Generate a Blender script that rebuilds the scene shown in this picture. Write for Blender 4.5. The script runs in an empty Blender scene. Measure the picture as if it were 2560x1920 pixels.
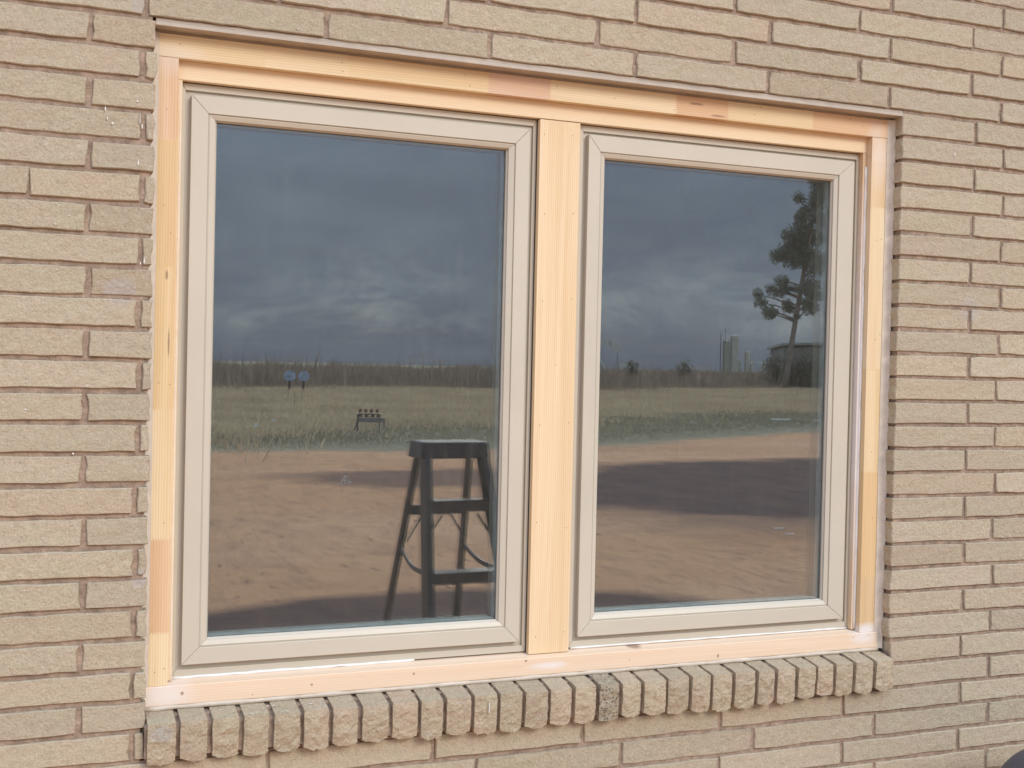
import bpy, bmesh, math, random
import numpy as np
from mathutils import Vector, Matrix, noise

scene = bpy.context.scene
col = scene.collection
Z0 = 2.105                       # height of the lintel line above the ground

# ------------------------------------------------------------------ camera
cd = bpy.data.cameras.new('camera')
cam = bpy.data.objects.new('camera', cd)
col.objects.link(cam)
F = Vector((0.37525514, 0.92680813, -0.01450087))
R = Vector((0.9267963, -0.37490134, 0.02230689))
U = Vector((-0.01523781, 0.02181012, 0.999646))
m = Matrix.Identity(4)
for i in range(3):
    m[i][0] = R[i]; m[i][1] = U[i]; m[i][2] = -F[i]
m[0][3] = -0.16962386; m[1][3] = -2.04524837; m[2][3] = -0.55512311 + Z0
cam.matrix_world = m
cd.sensor_width = 36.0
cd.lens = 3000.0 / 2560.0 * 36.0
cd.clip_start = 0.02
cd.clip_end = 6000
scene.camera = cam

# ------------------------------------------------------------------ view
vs = scene.view_settings
vs.view_transform = 'Standard'; vs.look = 'None'; vs.gamma = 1.0
vs.use_curve_mapping = False
vs.exposure = 0.35
scene.cycles.transparent_max_bounces = 24
scene.cycles.max_bounces = 10
scene.cycles.glossy_bounces = 6
scene.cycles.use_denoising = True
scene.cycles.denoiser = 'OPENIMAGEDENOISE'
scene.cycles.denoising_prefilter = 'ACCURATE'
scene.cycles.use_adaptive_sampling = False
scene.cycles.caustics_reflective = False
scene.cycles.caustics_refractive = False

# ------------------------------------------------------------------ sky and sun
SUN_EL, SUN_AZ = math.radians(31), math.radians(24)      # azimuth from -Y (yard side) towards +X
sdir = Vector((math.sin(SUN_AZ) * math.cos(SUN_EL), -math.cos(SUN_AZ) * math.cos(SUN_EL), math.sin(SUN_EL)))
w = bpy.data.worlds.new('World'); scene.world = w; w.use_nodes = True
wt = w.node_tree; wn, wl = wt.nodes, wt.links
for n in list(wn): wn.remove(n)


def mathn(nodes, links, op, a, b=None, c=None, clamp=False):
    n = nodes.new('ShaderNodeMath'); n.operation = op; n.use_clamp = clamp
    for i, v in enumerate((a, b, c)):
        if v is None: continue
        if isinstance(v, (int, float)): n.inputs[i].default_value = v
        else: links.new(v, n.inputs[i])
    return n.outputs[0]


def mixc(nodes, links, fac, a, b, mode='MIX'):
    n = nodes.new('ShaderNodeMix'); n.data_type = 'RGBA'; n.blend_type = mode
    n.clamp_factor = True
    for s, v in ((0, fac), (6, a), (7, b)):
        if isinstance(v, (int, float)): n.inputs[s].default_value = v
        elif isinstance(v, tuple): n.inputs[s].default_value = (v[0], v[1], v[2], 1)
        else: links.new(v, n.inputs[s])
    return n.outputs[2]


def ramp(nodes, links, fac, stops, interp='LINEAR'):
    n = nodes.new('ShaderNodeValToRGB'); n.color_ramp.interpolation = interp
    e = n.color_ramp.elements
    while len(e) < len(stops): e.new(0.5)
    for i, (p, c) in enumerate(stops):
        e[i].position = p
        e[i].color = (c, c, c, 1) if isinstance(c, (int, float)) else (c[0], c[1], c[2], 1)
    links.new(fac, n.inputs[0])
    return n.outputs[0]


def noisen(nodes, links, vec, scale, detail=4, rough=0.55, dist=0.0):
    n = nodes.new('ShaderNodeTexNoise')
    n.inputs['Scale'].default_value = scale; n.inputs['Detail'].default_value = detail
    n.inputs['Roughness'].default_value = rough; n.inputs['Distortion'].default_value = dist
    if vec is not None: links.new(vec, n.inputs['Vector'])
    return n.outputs['Fac']


def mapping(nodes, links, vec, scale=(1, 1, 1), loc=(0, 0, 0), rot=(0, 0, 0)):
    n = nodes.new('ShaderNodeMapping')
    n.inputs['Scale'].default_value = scale; n.inputs['Location'].default_value = loc
    n.inputs['Rotation'].default_value = rot
    links.new(vec, n.inputs['Vector'])
    return n.outputs[0]


sky = wn.new('ShaderNodeTexSky'); sky.sky_type = 'NISHITA'; sky.sun_disc = False
sky.sun_elevation = SUN_EL
sky.sun_rotation = math.atan2(sdir.x, sdir.y)
sky.air_density = 1.0; sky.dust_density = 1.0
tc = wn.new('ShaderNodeTexCoord')
vn = wn.new('ShaderNodeVectorMath'); vn.operation = 'NORMALIZE'
wl.new(tc.outputs['Generated'], vn.inputs[0])
sp = wn.new('ShaderNodeSeparateXYZ'); wl.new(vn.outputs[0], sp.inputs[0])
zc = mathn(wn, wl, 'MAXIMUM', sp.outputs[2], 0.0)
den = mathn(wn, wl, 'ADD', zc, 0.07)
cx = mathn(wn, wl, 'DIVIDE', sp.outputs[0], den)
cy = mathn(wn, wl, 'DIVIDE', sp.outputs[1], den)
cb = wn.new('ShaderNodeCombineXYZ'); wl.new(cx, cb.inputs[0]); wl.new(cy, cb.inputs[1])
plane = cb.outputs[0]
n1 = noisen(wn, wl, mapping(wn, wl, plane, (0.42, 0.30, 1), (3.1, 7.7, 0)), 1.0, 6, 0.55, 0.3)
n2 = noisen(wn, wl, mapping(wn, wl, plane, (1.1, 0.9, 1), (9.4, 2.2, 0)), 1.0, 7, 0.6, 0.2)
n5 = noisen(wn, wl, mapping(wn, wl, vn.outputs[0], (5.0, 5.0, 14.0), (2.2, 6.1, 0.7)), 1.0, 8, 0.65, 0.4)
dens = mathn(wn, wl, 'ADD', mathn(wn, wl, 'ADD', mathn(wn, wl, 'MULTIPLY', n1, 0.40), mathn(wn, wl, 'MULTIPLY', n2, 0.25)), mathn(wn, wl, 'MULTIPLY', n5, 0.35))
# layer of grey cloud, seen from below, brighter overhead than at the rim
cl_dark, cl_light = (0.222, 0.278, 0.405), (0.42, 0.505, 0.635)
cloud = mixc(wn, wl, ramp(wn, wl, dens, [(0.36, 0.0), (0.66, 1.0)]), cl_dark, cl_light)
lift = ramp(wn, wl, zc, [(0.0, 0.80), (0.10, 0.95), (0.22, 1.0)])
cloud = mixc(wn, wl, 1.0, cloud, lift, 'MULTIPLY')
up_ = mathn(wn, wl, 'ADD', 1.0, mathn(wn, wl, 'MULTIPLY', ramp(wn, wl, zc, [(0.14, 0.0), (0.75, 1.0)]), 2.9))
csc = wn.new('ShaderNodeVectorMath'); csc.operation = 'SCALE'; wl.new(cloud, csc.inputs[0]); wl.new(up_, csc.inputs['Scale'])
cloud = csc.outputs[0]
# low cumulus heads above the horizon
pv = mapping(wn, wl, vn.outputs[0], (8.0, 8.0, 17.0), (1.7, 0.4, 0.2))
n3 = noisen(wn, wl, pv, 1.0, 8, 0.68, 0.6)
pv2 = mapping(wn, wl, vn.outputs[0], (3.6, 3.6, 9.0), (4.7, 0.4, 0.2))
n4 = noisen(wn, wl, pv2, 1.0, 3, 0.5, 0.2)
band = ramp(wn, wl, zc, [(0.0, 0.0), (0.016, 0.25), (0.03, 1.0), (0.06, 0.8), (0.115, 0.0)])
puff = mathn(wn, wl, 'MULTIPLY', mathn(wn, wl, 'MULTIPLY', ramp(wn, wl, n3, [(0.44, 0.0), (0.66, 1.0)]), ramp(wn, wl, n4, [(0.44, 0.0), (0.58, 1.0)])), band)
cloud = mixc(wn, wl, mathn(wn, wl, 'MULTIPLY', puff, 0.85), cloud, (0.72, 0.77, 0.81))
hz = ramp(wn, wl, zc, [(0.0, 0.55), (0.035, 0.0)])
cloud = mixc(wn, wl, hz, cloud, (0.205, 0.262, 0.375))
skyc = wn.new('ShaderNodeVectorMath'); skyc.operation = 'SCALE'
wl.new(sky.outputs[0], skyc.inputs[0]); skyc.inputs['Scale'].default_value = 0.10
cover = ramp(wn, wl, n2, [(0.30, 0.94), (0.46, 0.98)])
final = mixc(wn, wl, cover, skyc.outputs[0], cloud)
bg = wn.new('ShaderNodeBackground'); bg.inputs[1].default_value = 1.0
wl.new(final, bg.inputs[0])
wo = wn.new('ShaderNodeOutputWorld'); wl.new(bg.outputs[0], wo.inputs[0])

sl = bpy.data.lights.new('sun', 'SUN'); sl.energy = 1.5; sl.angle = math.radians(22)
sl.color = (1.0, 0.915, 0.785)
so = bpy.data.objects.new('sun', sl); col.objects.link(so)
so.rotation_euler = (-sdir).to_track_quat('-Z', 'Y').to_euler()

rnd = random.Random(7)

# ------------------------------------------------------------------ helpers


def tag(o, label=None, cat=None, group=None, kind=None):
    if label: o['label'] = label
    if cat: o['category'] = cat
    if group: o['group'] = group
    if kind: o['kind'] = kind
    return o


def empty(name, loc=(0, 0, 0)):
    o = bpy.data.objects.new(name, None); col.objects.link(o); o.location = loc
    o.empty_display_size = 0.1
    return o


class MB:
    def __init__(s): s.v, s.f, s.sm = [], [], False

    def add(s, vs_, fs):
        b = len(s.v); s.v += [tuple(x) for x in vs_]; s.f += [tuple(b + i for i in f) for f in fs]

    def box(s, x0, x1, y0, y1, z0, z1):
        s.add([(x0, y0, z0), (x1, y0, z0), (x1, y1, z0), (x0, y1, z0), (x0, y0, z1), (x1, y0, z1), (x1, y1, z1), (x0, y1, z1)],
              [(0, 3, 2, 1), (4, 5, 6, 7), (0, 1, 5, 4), (1, 2, 6, 5), (2, 3, 7, 6), (3, 0, 4, 7)])

    def prism(s, pts, y0, y1):               # pts (x,z) counter-clockwise seen from -Y
        n = len(pts)
        s.add([(x, y0, z) for x, z in pts] + [(x, y1, z) for x, z in pts],
              [tuple(range(n)), tuple(range(2 * n - 1, n - 1, -1))] + [(i, n + i, n + (i + 1) % n, (i + 1) % n) for i in range(n)])

    def hexa(s, a, b):                       # a, b: two quads (4 points each) joined
        s.add(list(a) + list(b), [(0, 1, 2, 3), (7, 6, 5, 4)] + [(i, 4 + i, 4 + (i + 1) % 4, (i + 1) % 4) for i in range(4)])

    def tube(s, pts, rad, n=8, cap=True):
        pts = [Vector(p) for p in pts]
        rad = rad if isinstance(rad, (list, tuple)) else [rad] * len(pts)
        rings = []
        for i, p in enumerate(pts):
            d = (pts[min(i + 1, len(pts) - 1)] - pts[max(i - 1, 0)]).normalized()
            a = Vector((0, 0, 1)) if abs(d.z) < 0.9 else Vector((1, 0, 0))
            u = d.cross(a).normalized(); v = d.cross(u)
            rings.append([p + (u * math.cos(t) + v * math.sin(t)) * rad[i] for t in [2 * math.pi * k / n for k in range(n)]])
        vs_ = [q for r in rings for q in r]; fs = []
        for i in range(len(rings) - 1):
            for k in range(n):
                fs.append((i * n + k, i * n + (k + 1) % n, (i + 1) * n + (k + 1) % n, (i + 1) * n + k))
        if cap:
            fs.append(tuple(range(n - 1, -1, -1))); fs.append(tuple((len(rings) - 1) * n + k for k in range(n)))
        s.add(vs_, fs)

    def build(s, name, mat, parent=None, bevel=0, smooth=False, off=None):
        me = bpy.data.meshes.new(name)
        o = Vector(parent.matrix_world.translation) if (parent is not None and off is None) else Vector(off or (0, 0, 0))
        if parent is not None and off is None:
            o = Vector(parent.location)
            if parent.parent is not None: o = o + Vector(parent.parent.location)
        me.from_pydata([(x - o.x, y - o.y, z - o.z) for x, y, z in s.v], [], s.f)
        bm = bmesh.new(); bm.from_mesh(me); bmesh.ops.recalc_face_normals(bm, faces=bm.faces); bm.to_mesh(me); bm.free()
        if smooth:
            for p in me.polygons: p.use_smooth = True
        me.materials.append(mat)
        ob = bpy.data.objects.new(name, me); col.objects.link(ob)
        if parent is not None: ob.parent = parent
        if bevel:
            b = ob.modifiers.new('bevel', 'BEVEL'); b.width = bevel; b.segments = 2; b.limit_method = 'ANGLE'
        return ob


def newmat(name):
    mt = bpy.data.materials.new(name); mt.use_nodes = True
    nt = mt.node_tree
    for n in list(nt.nodes): nt.nodes.remove(n)
    out = nt.nodes.new('ShaderNodeOutputMaterial')
    b = nt.nodes.new('ShaderNodeBsdfPrincipled')
    nt.links.new(b.outputs[0], out.inputs[0])
    return mt, nt.nodes, nt.links, b, out


def plain(name, c, rough=0.6, var=0.12, scale=30, bump=0.0, bscale=200, metal=0.0, spec=0.5):
    mt, N, L, b, out = newmat(name)
    g = N.new('ShaderNodeNewGeometry').outputs['Position']
    n = noisen(N, L, g, scale, 4)
    lo = tuple(x * (1 - var) for x in c); hi = tuple(min(1, x * (1 + var)) for x in c)
    L.new(mixc(N, L, ramp(N, L, n, [(0.3, 0.0), (0.7, 1.0)]), lo, hi), b.inputs['Base Color'])
    b.inputs['Roughness'].default_value = rough; b.inputs['Metallic'].default_value = metal
    b.inputs['Specular IOR Level'].default_value = spec
    if bump:
        bn = N.new('ShaderNodeBump'); bn.inputs['Strength'].default_value = 1; bn.inputs['Distance'].default_value = bump
        L.new(noisen(N, L, g, bscale, 5), bn.inputs['Height']); L.new(bn.outputs[0], b.inputs['Normal'])
    return mt


def spot(N, L, pos, c, r, nz=0.35, nsc=40, soft=0.35):
    """soft-edged, ragged blot centred on c with radii r (zero radius = ignore the axis)"""
    sc = tuple((1 / q if q else 0) for q in r)
    v = mapping(N, L, pos, sc, tuple(-a * s for a, s in zip(c, sc)))
    ln = N.new('ShaderNodeVectorMath'); ln.operation = 'LENGTH'; L.new(v, ln.inputs[0])
    n = noisen(N, L, pos, nsc, 5, 0.6)
    d = mathn(N, L, 'ADD', ln.outputs['Value'], mathn(N, L, 'MULTIPLY', mathn(N, L, 'SUBTRACT', n, 0.5), nz * 2.5))
    return mathn(N, L, 'SUBTRACT', 1.0, mathn(N, L, 'DIVIDE', mathn(N, L, 'SUBTRACT', d, 1 - soft), soft, clamp=True), clamp=True)


# ------------------------------------------------------------------ brick, mortar
def brick_mat(name, tint=(1, 1, 1), rough_amt=1.0, pits=0.0):
    mt, N, L, b, out = newmat(name)
    pos = N.new('ShaderNodeNewGeometry').outputs['Position']
    oi = N.new('ShaderNodeObjectInfo').outputs['Random']
    big = noisen(N, L, pos, 14, 3, 0.6)
    mid = noisen(N, L, pos, 75, 4, 0.65)
    fine = ramp(N, L, noisen(N, L, pos, 300, 3, 0.75), [(0.30, 0.0), (0.70, 1.0)])
    wn1 = N.new('ShaderNodeTexWhiteNoise'); wn1.noise_dimensions = '1D'; L.new(oi, wn1.inputs['W'])
    A = (0.466 * tint[0], 0.404 * tint[1], 0.284 * tint[2])      # buff
    B = (0.480 * tint[0], 0.388 * tint[1], 0.284 * tint[2])       # pinkish
    c = mixc(N, L, ramp(N, L, big, [(0.32, 0.0), (0.68, 1.0)]), A, B)
    c = mixc(N, L, mathn(N, L, 'MULTIPLY', oi, 0.30), c, (0.448 * tint[0], 0.377 * tint[1], 0.258 * tint[2]))
    val = mathn(N, L, 'ADD', 0.895, mathn(N, L, 'MULTIPLY', wn1.outputs['Value'], 0.14))
    sh = mathn(N, L, 'ADD', 0.70, mathn(N, L, 'MULTIPLY', mid, 0.38))
    sh = mathn(N, L, 'ADD', sh, mathn(N, L, 'MULTIPLY', fine, 0.24))
    sh = mathn(N, L, 'MULTIPLY', sh, val)
    hs = N.new('ShaderNodeVectorMath'); hs.operation = 'SCALE'; L.new(c, hs.inputs[0]); L.new(sh, hs.inputs['Scale'])
    c = hs.outputs[0]
    # every so often a harder-burnt, redder brick
    w2 = N.new('ShaderNodeTexWhiteNoise'); w2.noise_dimensions = '1D'; L.new(mathn(N, L, 'MULTIPLY', oi, 37.7), w2.inputs['W'])
    c = mixc(N, L, mathn(N, L, 'MULTIPLY', ramp(N, L, w2.outputs['Value'], [(0.78, 0.0), (0.95, 1.0)]), 0.20), c, mixc(N, L, 1.0, c, (0.98, 0.84, 0.80), 'MULTIPLY'))
    stn = noisen(N, L, mapping(N, L, pos, (1, 1, 1.6), (2, 4, 6)), 22, 5, 0.7)
    c = mixc(N, L, mathn(N, L, 'MULTIPLY', ramp(N, L, stn, [(0.56, 0.0), (0.74, 1.0)]), 0.30), c, (0.33 * tint[0], 0.26 * tint[1], 0.185 * tint[2]))
    # dark iron specks and pale grit
    s1 = noisen(N, L, mapping(N, L, pos, (1, 1, 1), (5, 1, 3)), 190, 2, 0.5)
    c = mixc(N, L, ramp(N, L, s1, [(0.70, 0.0), (0.76, 0.65)]), c, (0.13, 0.10, 0.08))
    s2 = noisen(N, L, mapping(N, L, pos, (1, 1, 1), (1, 8, 2)), 230, 2, 0.5)
    c = mixc(N, L, ramp(N, L, s2, [(0.70, 0.0), (0.75, 0.6)]), c, (0.70, 0.64, 0.54))
    # cement smears left by the masons
    for cc, rr in (((-0.030, 0, Z0 - 0.447), (0.030, 0, 0.024)), ((1.727, 0, Z0 - 0.408), (0.030, 0, 0.030)),
                   ((-0.008, 0, Z0 + 0.027), (0.016, 0, 0.030)), ((0.045, 0, Z0 - 1.170), (0.022, 0, 0.016)),
                   ((0.006, 0, Z0 - 0.915), (0.016, 0, 0.018))):
        c = mixc(N, L, mathn(N, L, 'MULTIPLY', spot(N, L, pos, cc, rr, 0.3, 45, 0.25), 0.50), c, (0.43, 0.39, 0.36))
    L.new(c, b.inputs['Base Color'])
    b.inputs['Roughness'].default_value = 0.92; b.inputs['Specular IOR Level'].default_value = 0.2
    st = N.new('ShaderNodeVectorMath')
    h1 = mathn(N, L, 'ADD', noisen(N, L, pos, 190, 5, 0.75), mathn(N, L, 'MULTIPLY', noisen(N, L, pos, 62, 3, 0.6), 1.1))
    bn = N.new('ShaderNodeBump'); bn.inputs['Strength'].default_value = 1.0; bn.inputs['Distance'].default_value = 0.0045 * rough_amt
    if pits:
        vo = N.new('ShaderNodeTexVoronoi'); vo.inputs['Scale'].default_value = 170; L.new(pos, vo.inputs['Vector'])
        pit = ramp(N, L, vo.outputs['Distance'], [(0.16, 0.0), (0.34, 1.0)])
        h1 = mathn(N, L, 'ADD', h1, mathn(N, L, 'MULTIPLY', pit, pits))
        c2 = mixc(N, L, mathn(N, L, 'MULTIPLY', mathn(N, L, 'SUBTRACT', 1.0, pit), 0.7), c, (0.18, 0.155, 0.13)); L.new(c2, b.inputs['Base Color'])
    L.new(h1, bn.inputs['Height']); L.new(bn.outputs[0], b.inputs['Normal'])
    return mt


M_brick = brick_mat('buff_brick', rough_amt=0.75)
M_row = brick_mat('rock_face_brick', (1.10, 1.06, 1.03), 1.3)
M_pit = brick_mat('pitted_brick', (0.94, 0.93, 0.94), 1.5, pits=0.8)
M_mortar = plain('mortar', (0.325, 0.240, 0.178), 0.95, 0.30, 60, 0.004, 160, spec=0.2)


def brick_mesh(name, L, H, D, seed, nx=10, nz=3, j=0.0020, mat=None):
    """one brick, left-front-bottom corner at the origin, front face towards -Y, uneven arrises"""
    r = random.Random(seed)
    rx = [L * i / nx for i in range(nx + 1)]
    mb = MB()
    V = {}
    ins = 0.0016
    tilt = r.uniform(-0.0008, 0.0008)
    for a in range(nx + 1):
        for c in range(nz + 1):
            x = rx[a]; z = H * c / nz; e = 0
            x2 = x + (ins if a == 0 else -ins if a == nx else 0) + (r.uniform(-j, j) if a in (0, nx) else 0)
            z2 = z + (ins if c == 0 else -ins if c == nz else 0) + r.uniform(-j, j) * 0.62
            y = -tilt * (2 * c / nz - 1) + r.uniform(-0.0005, 0.0005)
            V['f', a, c] = len(mb.v); mb.v.append((x2, y, z2))
    ring = [(a, 0) for a in range(nx + 1)] + [(nx, c) for c in range(1, nz + 1)] + [(a, nz) for a in range(nx - 1, -1, -1)] + [(0, c) for c in range(nz - 1, 0, -1)]
    for a, c in ring:
        x, _, z = mb.v[V['f', a, c]]
        ox = (-ins if a == 0 else ins if a == nx else 0); oz = (-ins if c == 0 else ins if c == nz else 0)
        if (a in (0, nx)) and (c in (0, nz)) and r.random() < 0.3:
            k = r.uniform(0.0, 0.8); ox *= k; oz *= k
        V['s', a, c] = len(mb.v); mb.v.append((x + ox * 0.95, 0.0018 + r.uniform(0, 0.0008), z + oz * 0.95))
    for a, c in ring:
        x, _, z = mb.v[V['s', a, c]]
        V['b', a, c] = len(mb.v); mb.v.append((x, D, z))
    for a in range(nx):
        for c in range(nz):
            mb.f.append((V['f', a, c], V['f', a + 1, c], V['f', a + 1, c + 1], V['f', a, c + 1]))
    n = len(ring)
    for i in range(n):
        p, q = ring[i], ring[(i + 1) % n]
        mb.f.append((V[('f',) + p], V[('s',) + p], V[('s',) + q], V[('f',) + q]))
        mb.f.append((V[('s',) + p], V[('b',) + p], V[('b',) + q], V[('s',) + q]))
    me = bpy.data.meshes.new(name)
    me.from_pydata(mb.v, [], mb.f)
    if mat: me.materials.append(mat)
    return me


c_ = 0.0508                     # course
BH, BJ = 0.0430, 0.0082         # brick height, joint width
P = 0.2996
OPL, OPR = 0.0190, 1.5331       # masonry opening
X_LO, X_HI = -1.9, 3.9

wall = tag(empty('brick_wall', (0.8, 0, 0)), 'long wall of narrow buff rough-faced bricks with recessed brown mortar around the window', 'wall')


def row_edges(k):
    """joint centres of course k (course k lies between -(k-1)c and -k c)"""
    r = random.Random(k * 13 + 5)
    even = (k % 2 == 0)
    o = 0.0 if even else -0.0812
    xs = []
    i = -8
    while True:
        x = o + i * P
        if x > X_HI: break
        xs.append(x + r.uniform(-0.0022, 0.0022) + (0.012 if (x > 1.55 and k > 0) else 0.004 if k > 24 else 0))
        i += 1
    return xs


variants = [brick_mesh('brick', P - BJ, BH, 0.09, 100 + i, mat=M_brick) for i in range(14)]
bricks = []                                     # (x0, x1, k)
for k in range(-12, 42):
    xs = [x for x in row_edges(k) if x > X_LO]
    for i in range(len(xs) - 1):
        a, b = xs[i] + BJ / 2, xs[i + 1] - BJ / 2
        jw = random.Random(k * 100 + i).uniform(-0.0016, 0.0016)
        a -= jw; b += jw * 0.3
        if 1 <= k <= 24:
            if a < OPL and b > OPL:
                if OPL - a > 0.006: bricks.append((a, OPL + random.Random(k).uniform(-0.0015, 0.0015), k, i))
                if b > OPR + 0.01: bricks.append((OPR + 0.0005, b, k, i + 0.5))
                continue
            if a >= OPL and b <= OPR: continue
            if a < OPR and b > OPR:
                bricks.append((OPR + random.Random(k * 3).uniform(-0.001, 0.0012) + (0.004 if k > 22 else 0), b, k, i)); continue
        bricks.append((a, b, k, i))
# the cracked brick
out_b = []
for (a, b, k, i) in bricks:
    if k == 6 and a < -0.17 < b:
        out_b += [(a, -0.1712, k, i), (-0.1700, b, k, i + .3)]
    else: out_b.append((a, b, k, i))
bricks = out_b
# little sliver of brick beside the casing in the even courses
for k in range(2, 24, 2):
    if not any(q[2] == k and abs(q[1] - OPL) < 0.003 for q in bricks):
        bricks.append((0.006, OPL, k, 77))


def dist_view(q):
    x = 0.5 * (q[0] + q[1]); z = -(q[2] - 0.5) * c_
    return max(abs(x - 0.83) / 1.12, abs(z + 0.58) / 0.88)


bricks.sort(key=dist_view)
rest = MB()
for n, (a, b, k, i) in enumerate(bricks):
    z = Z0 - k * c_ + BJ / 2 - 0.0003
    r = random.Random(int(k * 977 + i * 31))
    yo = r.uniform(-0.0012, 0.0012)
    if n < 299:
        L_ = b - a
        if abs(L_ - (P - BJ)) < 0.012:
            me = variants[r.randrange(14)]; s = L_ / (P - BJ)
        else:
            me = brick_mesh('brick', L_, BH, 0.09, int(k * 7 + i * 3 + 900), nx=max(2, int(L_ / 0.05)), mat=M_brick); s = 1
        o = bpy.data.objects.new('brick', me); col.objects.link(o); o.parent = wall
        o.location = (a - 0.8, yo, z + r.uniform(-0.0006, 0.0006)); o.scale = (s, 1, 1)
        o.rotation_euler = (0, r.uniform(-0.0014, 0.0014), 0)
    else:
        rest.box(a, b, yo, 0.085, z, z + BH)
o = rest.build('brick_field', M_brick, wall); tag(o, kind='stuff')

mo = MB()
YM = 0.0048
mo.box(X_LO + 0.01, OPL - 0.006, YM, 0.1, 0.0, 2.72)
mo.box(OPR + 0.006, X_HI - 0.3, YM, 0.1, 0.0, 2.72)
mo.box(OPL - 0.006, OPR + 0.006, YM, 0.1, Z0 + 0.004, 2.72)
mo.box(OPL - 0.006, OPR + 0.006, YM, 0.1, 0.0, Z0 - 1.219)
mo.build('mortar', M_mortar, wall)
mo = MB()                       # block behind the rowlock course
mo.box(OPL - 0.0055, OPR + 0.0055, 0.012, 0.098, Z0 - 1.2185, Z0 - 1.150)
mo.hexa([(OPL, -0.011, Z0 - 1.212), (OPR + 0.004, -0.011, Z0 - 1.212), (OPR + 0.004, -0.011, Z0 - 1.161), (OPL, -0.011, Z0 - 1.161)],
        [(OPL, 0.040, Z0 - 1.212), (OPR + 0.004, 0.040, Z0 - 1.212), (OPR + 0.004, 0.040, Z0 - 1.148), (OPL, 0.040, Z0 - 1.148)])

# ------------------------------------------------------------------ rowlock sill
ledge = tag(empty('window_sill', (0.78, 0, Z0 - 1.22)), 'projecting sill of thirty upright rock-faced bricks under the timber casing', 'window sill')
mo.build('mortar', M_mortar, ledge)
RX = [.023, .075, .1275, .179, .230, .2815, .3315, .384, .439, .491, .539, .592, .642, .692, .743, .793, .843, .892, .939, .992, 1.044, 1.091, 1.143,
      1.196, 1.243, 1.292, 1.340, 1.386, 1.435, 1.487, 1.532]
for i in range(30):
    r = random.Random(i * 17 + 3)
    x0, x1 = RX[i], RX[i + 1] - 0.0078 - r.uniform(-0.0010, 0.0022)
    if i == 29: x1 = 1.5305
    zt_b, zt_f = Z0 - 1.1435 + r.uniform(-0.0008, 0.0012), Z0 - 1.1535 + r.uniform(-0.0012, 0.0014)
    zb = Z0 - 1.221 + r.uniform(-0.004, 0.003) + (0.003 if i > 24 else 0)
    yf = -0.021 + r.uniform(-0.0015, 0.002)
    nx, nz, ny = 8, 12, 4
    off = Vector((i * 3.7, 0, 0))
    mb = MB(); idx = {}
    bj = [r.uniform(-0.0022, 0.0018) for _ in range(nx + 1)]
    for a in range(nx + 1):
        for c in range(nz + 1):
            t = c / nz; u = a / nx
            x = x0 + (x1 - x0) * u; zb_ = zb + bj[a] * 0.9 + 0.004 * (abs(u - 0.5) * 2) ** 3
            z = zb_ + (zt_f - zb_) * t
            p = Vector((x * 60, z * 60, 0)) + off
            rough = noise.fractal(p, 0.7, 2.1, 4) * 0.0032 + noise.noise(p * 0.35) * 0.0025
            fade = min(1, (1 - t) * 5)
            edge = min(1, min(u, 1 - u) * 9 + 0.25)
            y = yf + rough * fade * edge - 0.0025 * fade * (1 - abs(2 * u - 1) ** 2) + 0.003 * (1 - t) ** 3
            jx = noise.noise(Vector((z * 130, i * 9.1, 0 if a == 0 else 5))) * 0.0018 if a in (0, nx) else 0
            idx[a, c] = len(mb.v); mb.v.append((x + jx, y, z))
    for a in range(nx):
        for c in range(nz): mb.f.append((idx[a, c], idx[a + 1, c], idx[a + 1, c + 1], idx[a, c + 1]))
    top = {}
    for a in range(nx + 1):
        top[a, 0] = idx[a, nz]
        for d in range(1, ny + 1):
            q = d / ny; x = x0 + (x1 - x0) * a / nx
            top[a, d] = len(mb.v)
            mb.v.append((x, yf + (0.041 - yf) * q, zt_f + (zt_b - zt_f) * q + (r.uniform(-0.0004, 0.0004) if d < ny else 0) + (0.0006 if d == 1 else 0)))
    for a in range(nx):
        for d in range(ny): mb.f.append((top[a, d], top[a + 1, d], top[a + 1, d + 1], top[a, d + 1]))
    for a, s in ((0, 1), (nx, -1)):
        b0 = len(mb.v); mb.v.append((mb.v[idx[a, 0]][0], 0.041, zb))
        loop = [idx[a, c] for c in range(nz + 1)] + [top[a, d] for d in range(1, ny + 1)] + [b0]
        mb.f.append(tuple(loop if s < 0 else loop[::-1]))
        if a == 0: bl = b0
        else: br = b0
    mb.f.append(tuple([idx[a, 0] for a in range(nx + 1)][::-1] + [bl, br]))
    mb.build('brick', M_pit if i == 16 else M_row, ledge)

# ------------------------------------------------------------------ steel lintel and caulk
M_lintel = plain('painted_steel', (0.43, 0.36, 0.285), 0.6, 0.10, 25, 0.0006, 120)
M_caulk = plain('grey_beige_caulk', (0.56, 0.48, 0.385), 0.65, 0.10, 40, 0.0012, 60)
M_white = plain('white_caulk', (0.74, 0.71, 0.66), 0.5, 0.06, 40, 0.0008, 80)
lin = MB()
lin.box(0.0175, 1.5445, 0.0010, 0.0060, Z0 - 0.0098, Z0 - 0.0046)
lin.box(0.0185, 1.5440, 0.0062, 0.0900, Z0 - 0.0096, Z0 + 0.0036)
tag(lin.build('steel_lintel', M_lintel, bevel=0.0007), 'thin painted steel lintel edge directly under the bricks above the window', 'lintel')

# ------------------------------------------------------------------ timber casing


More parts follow.
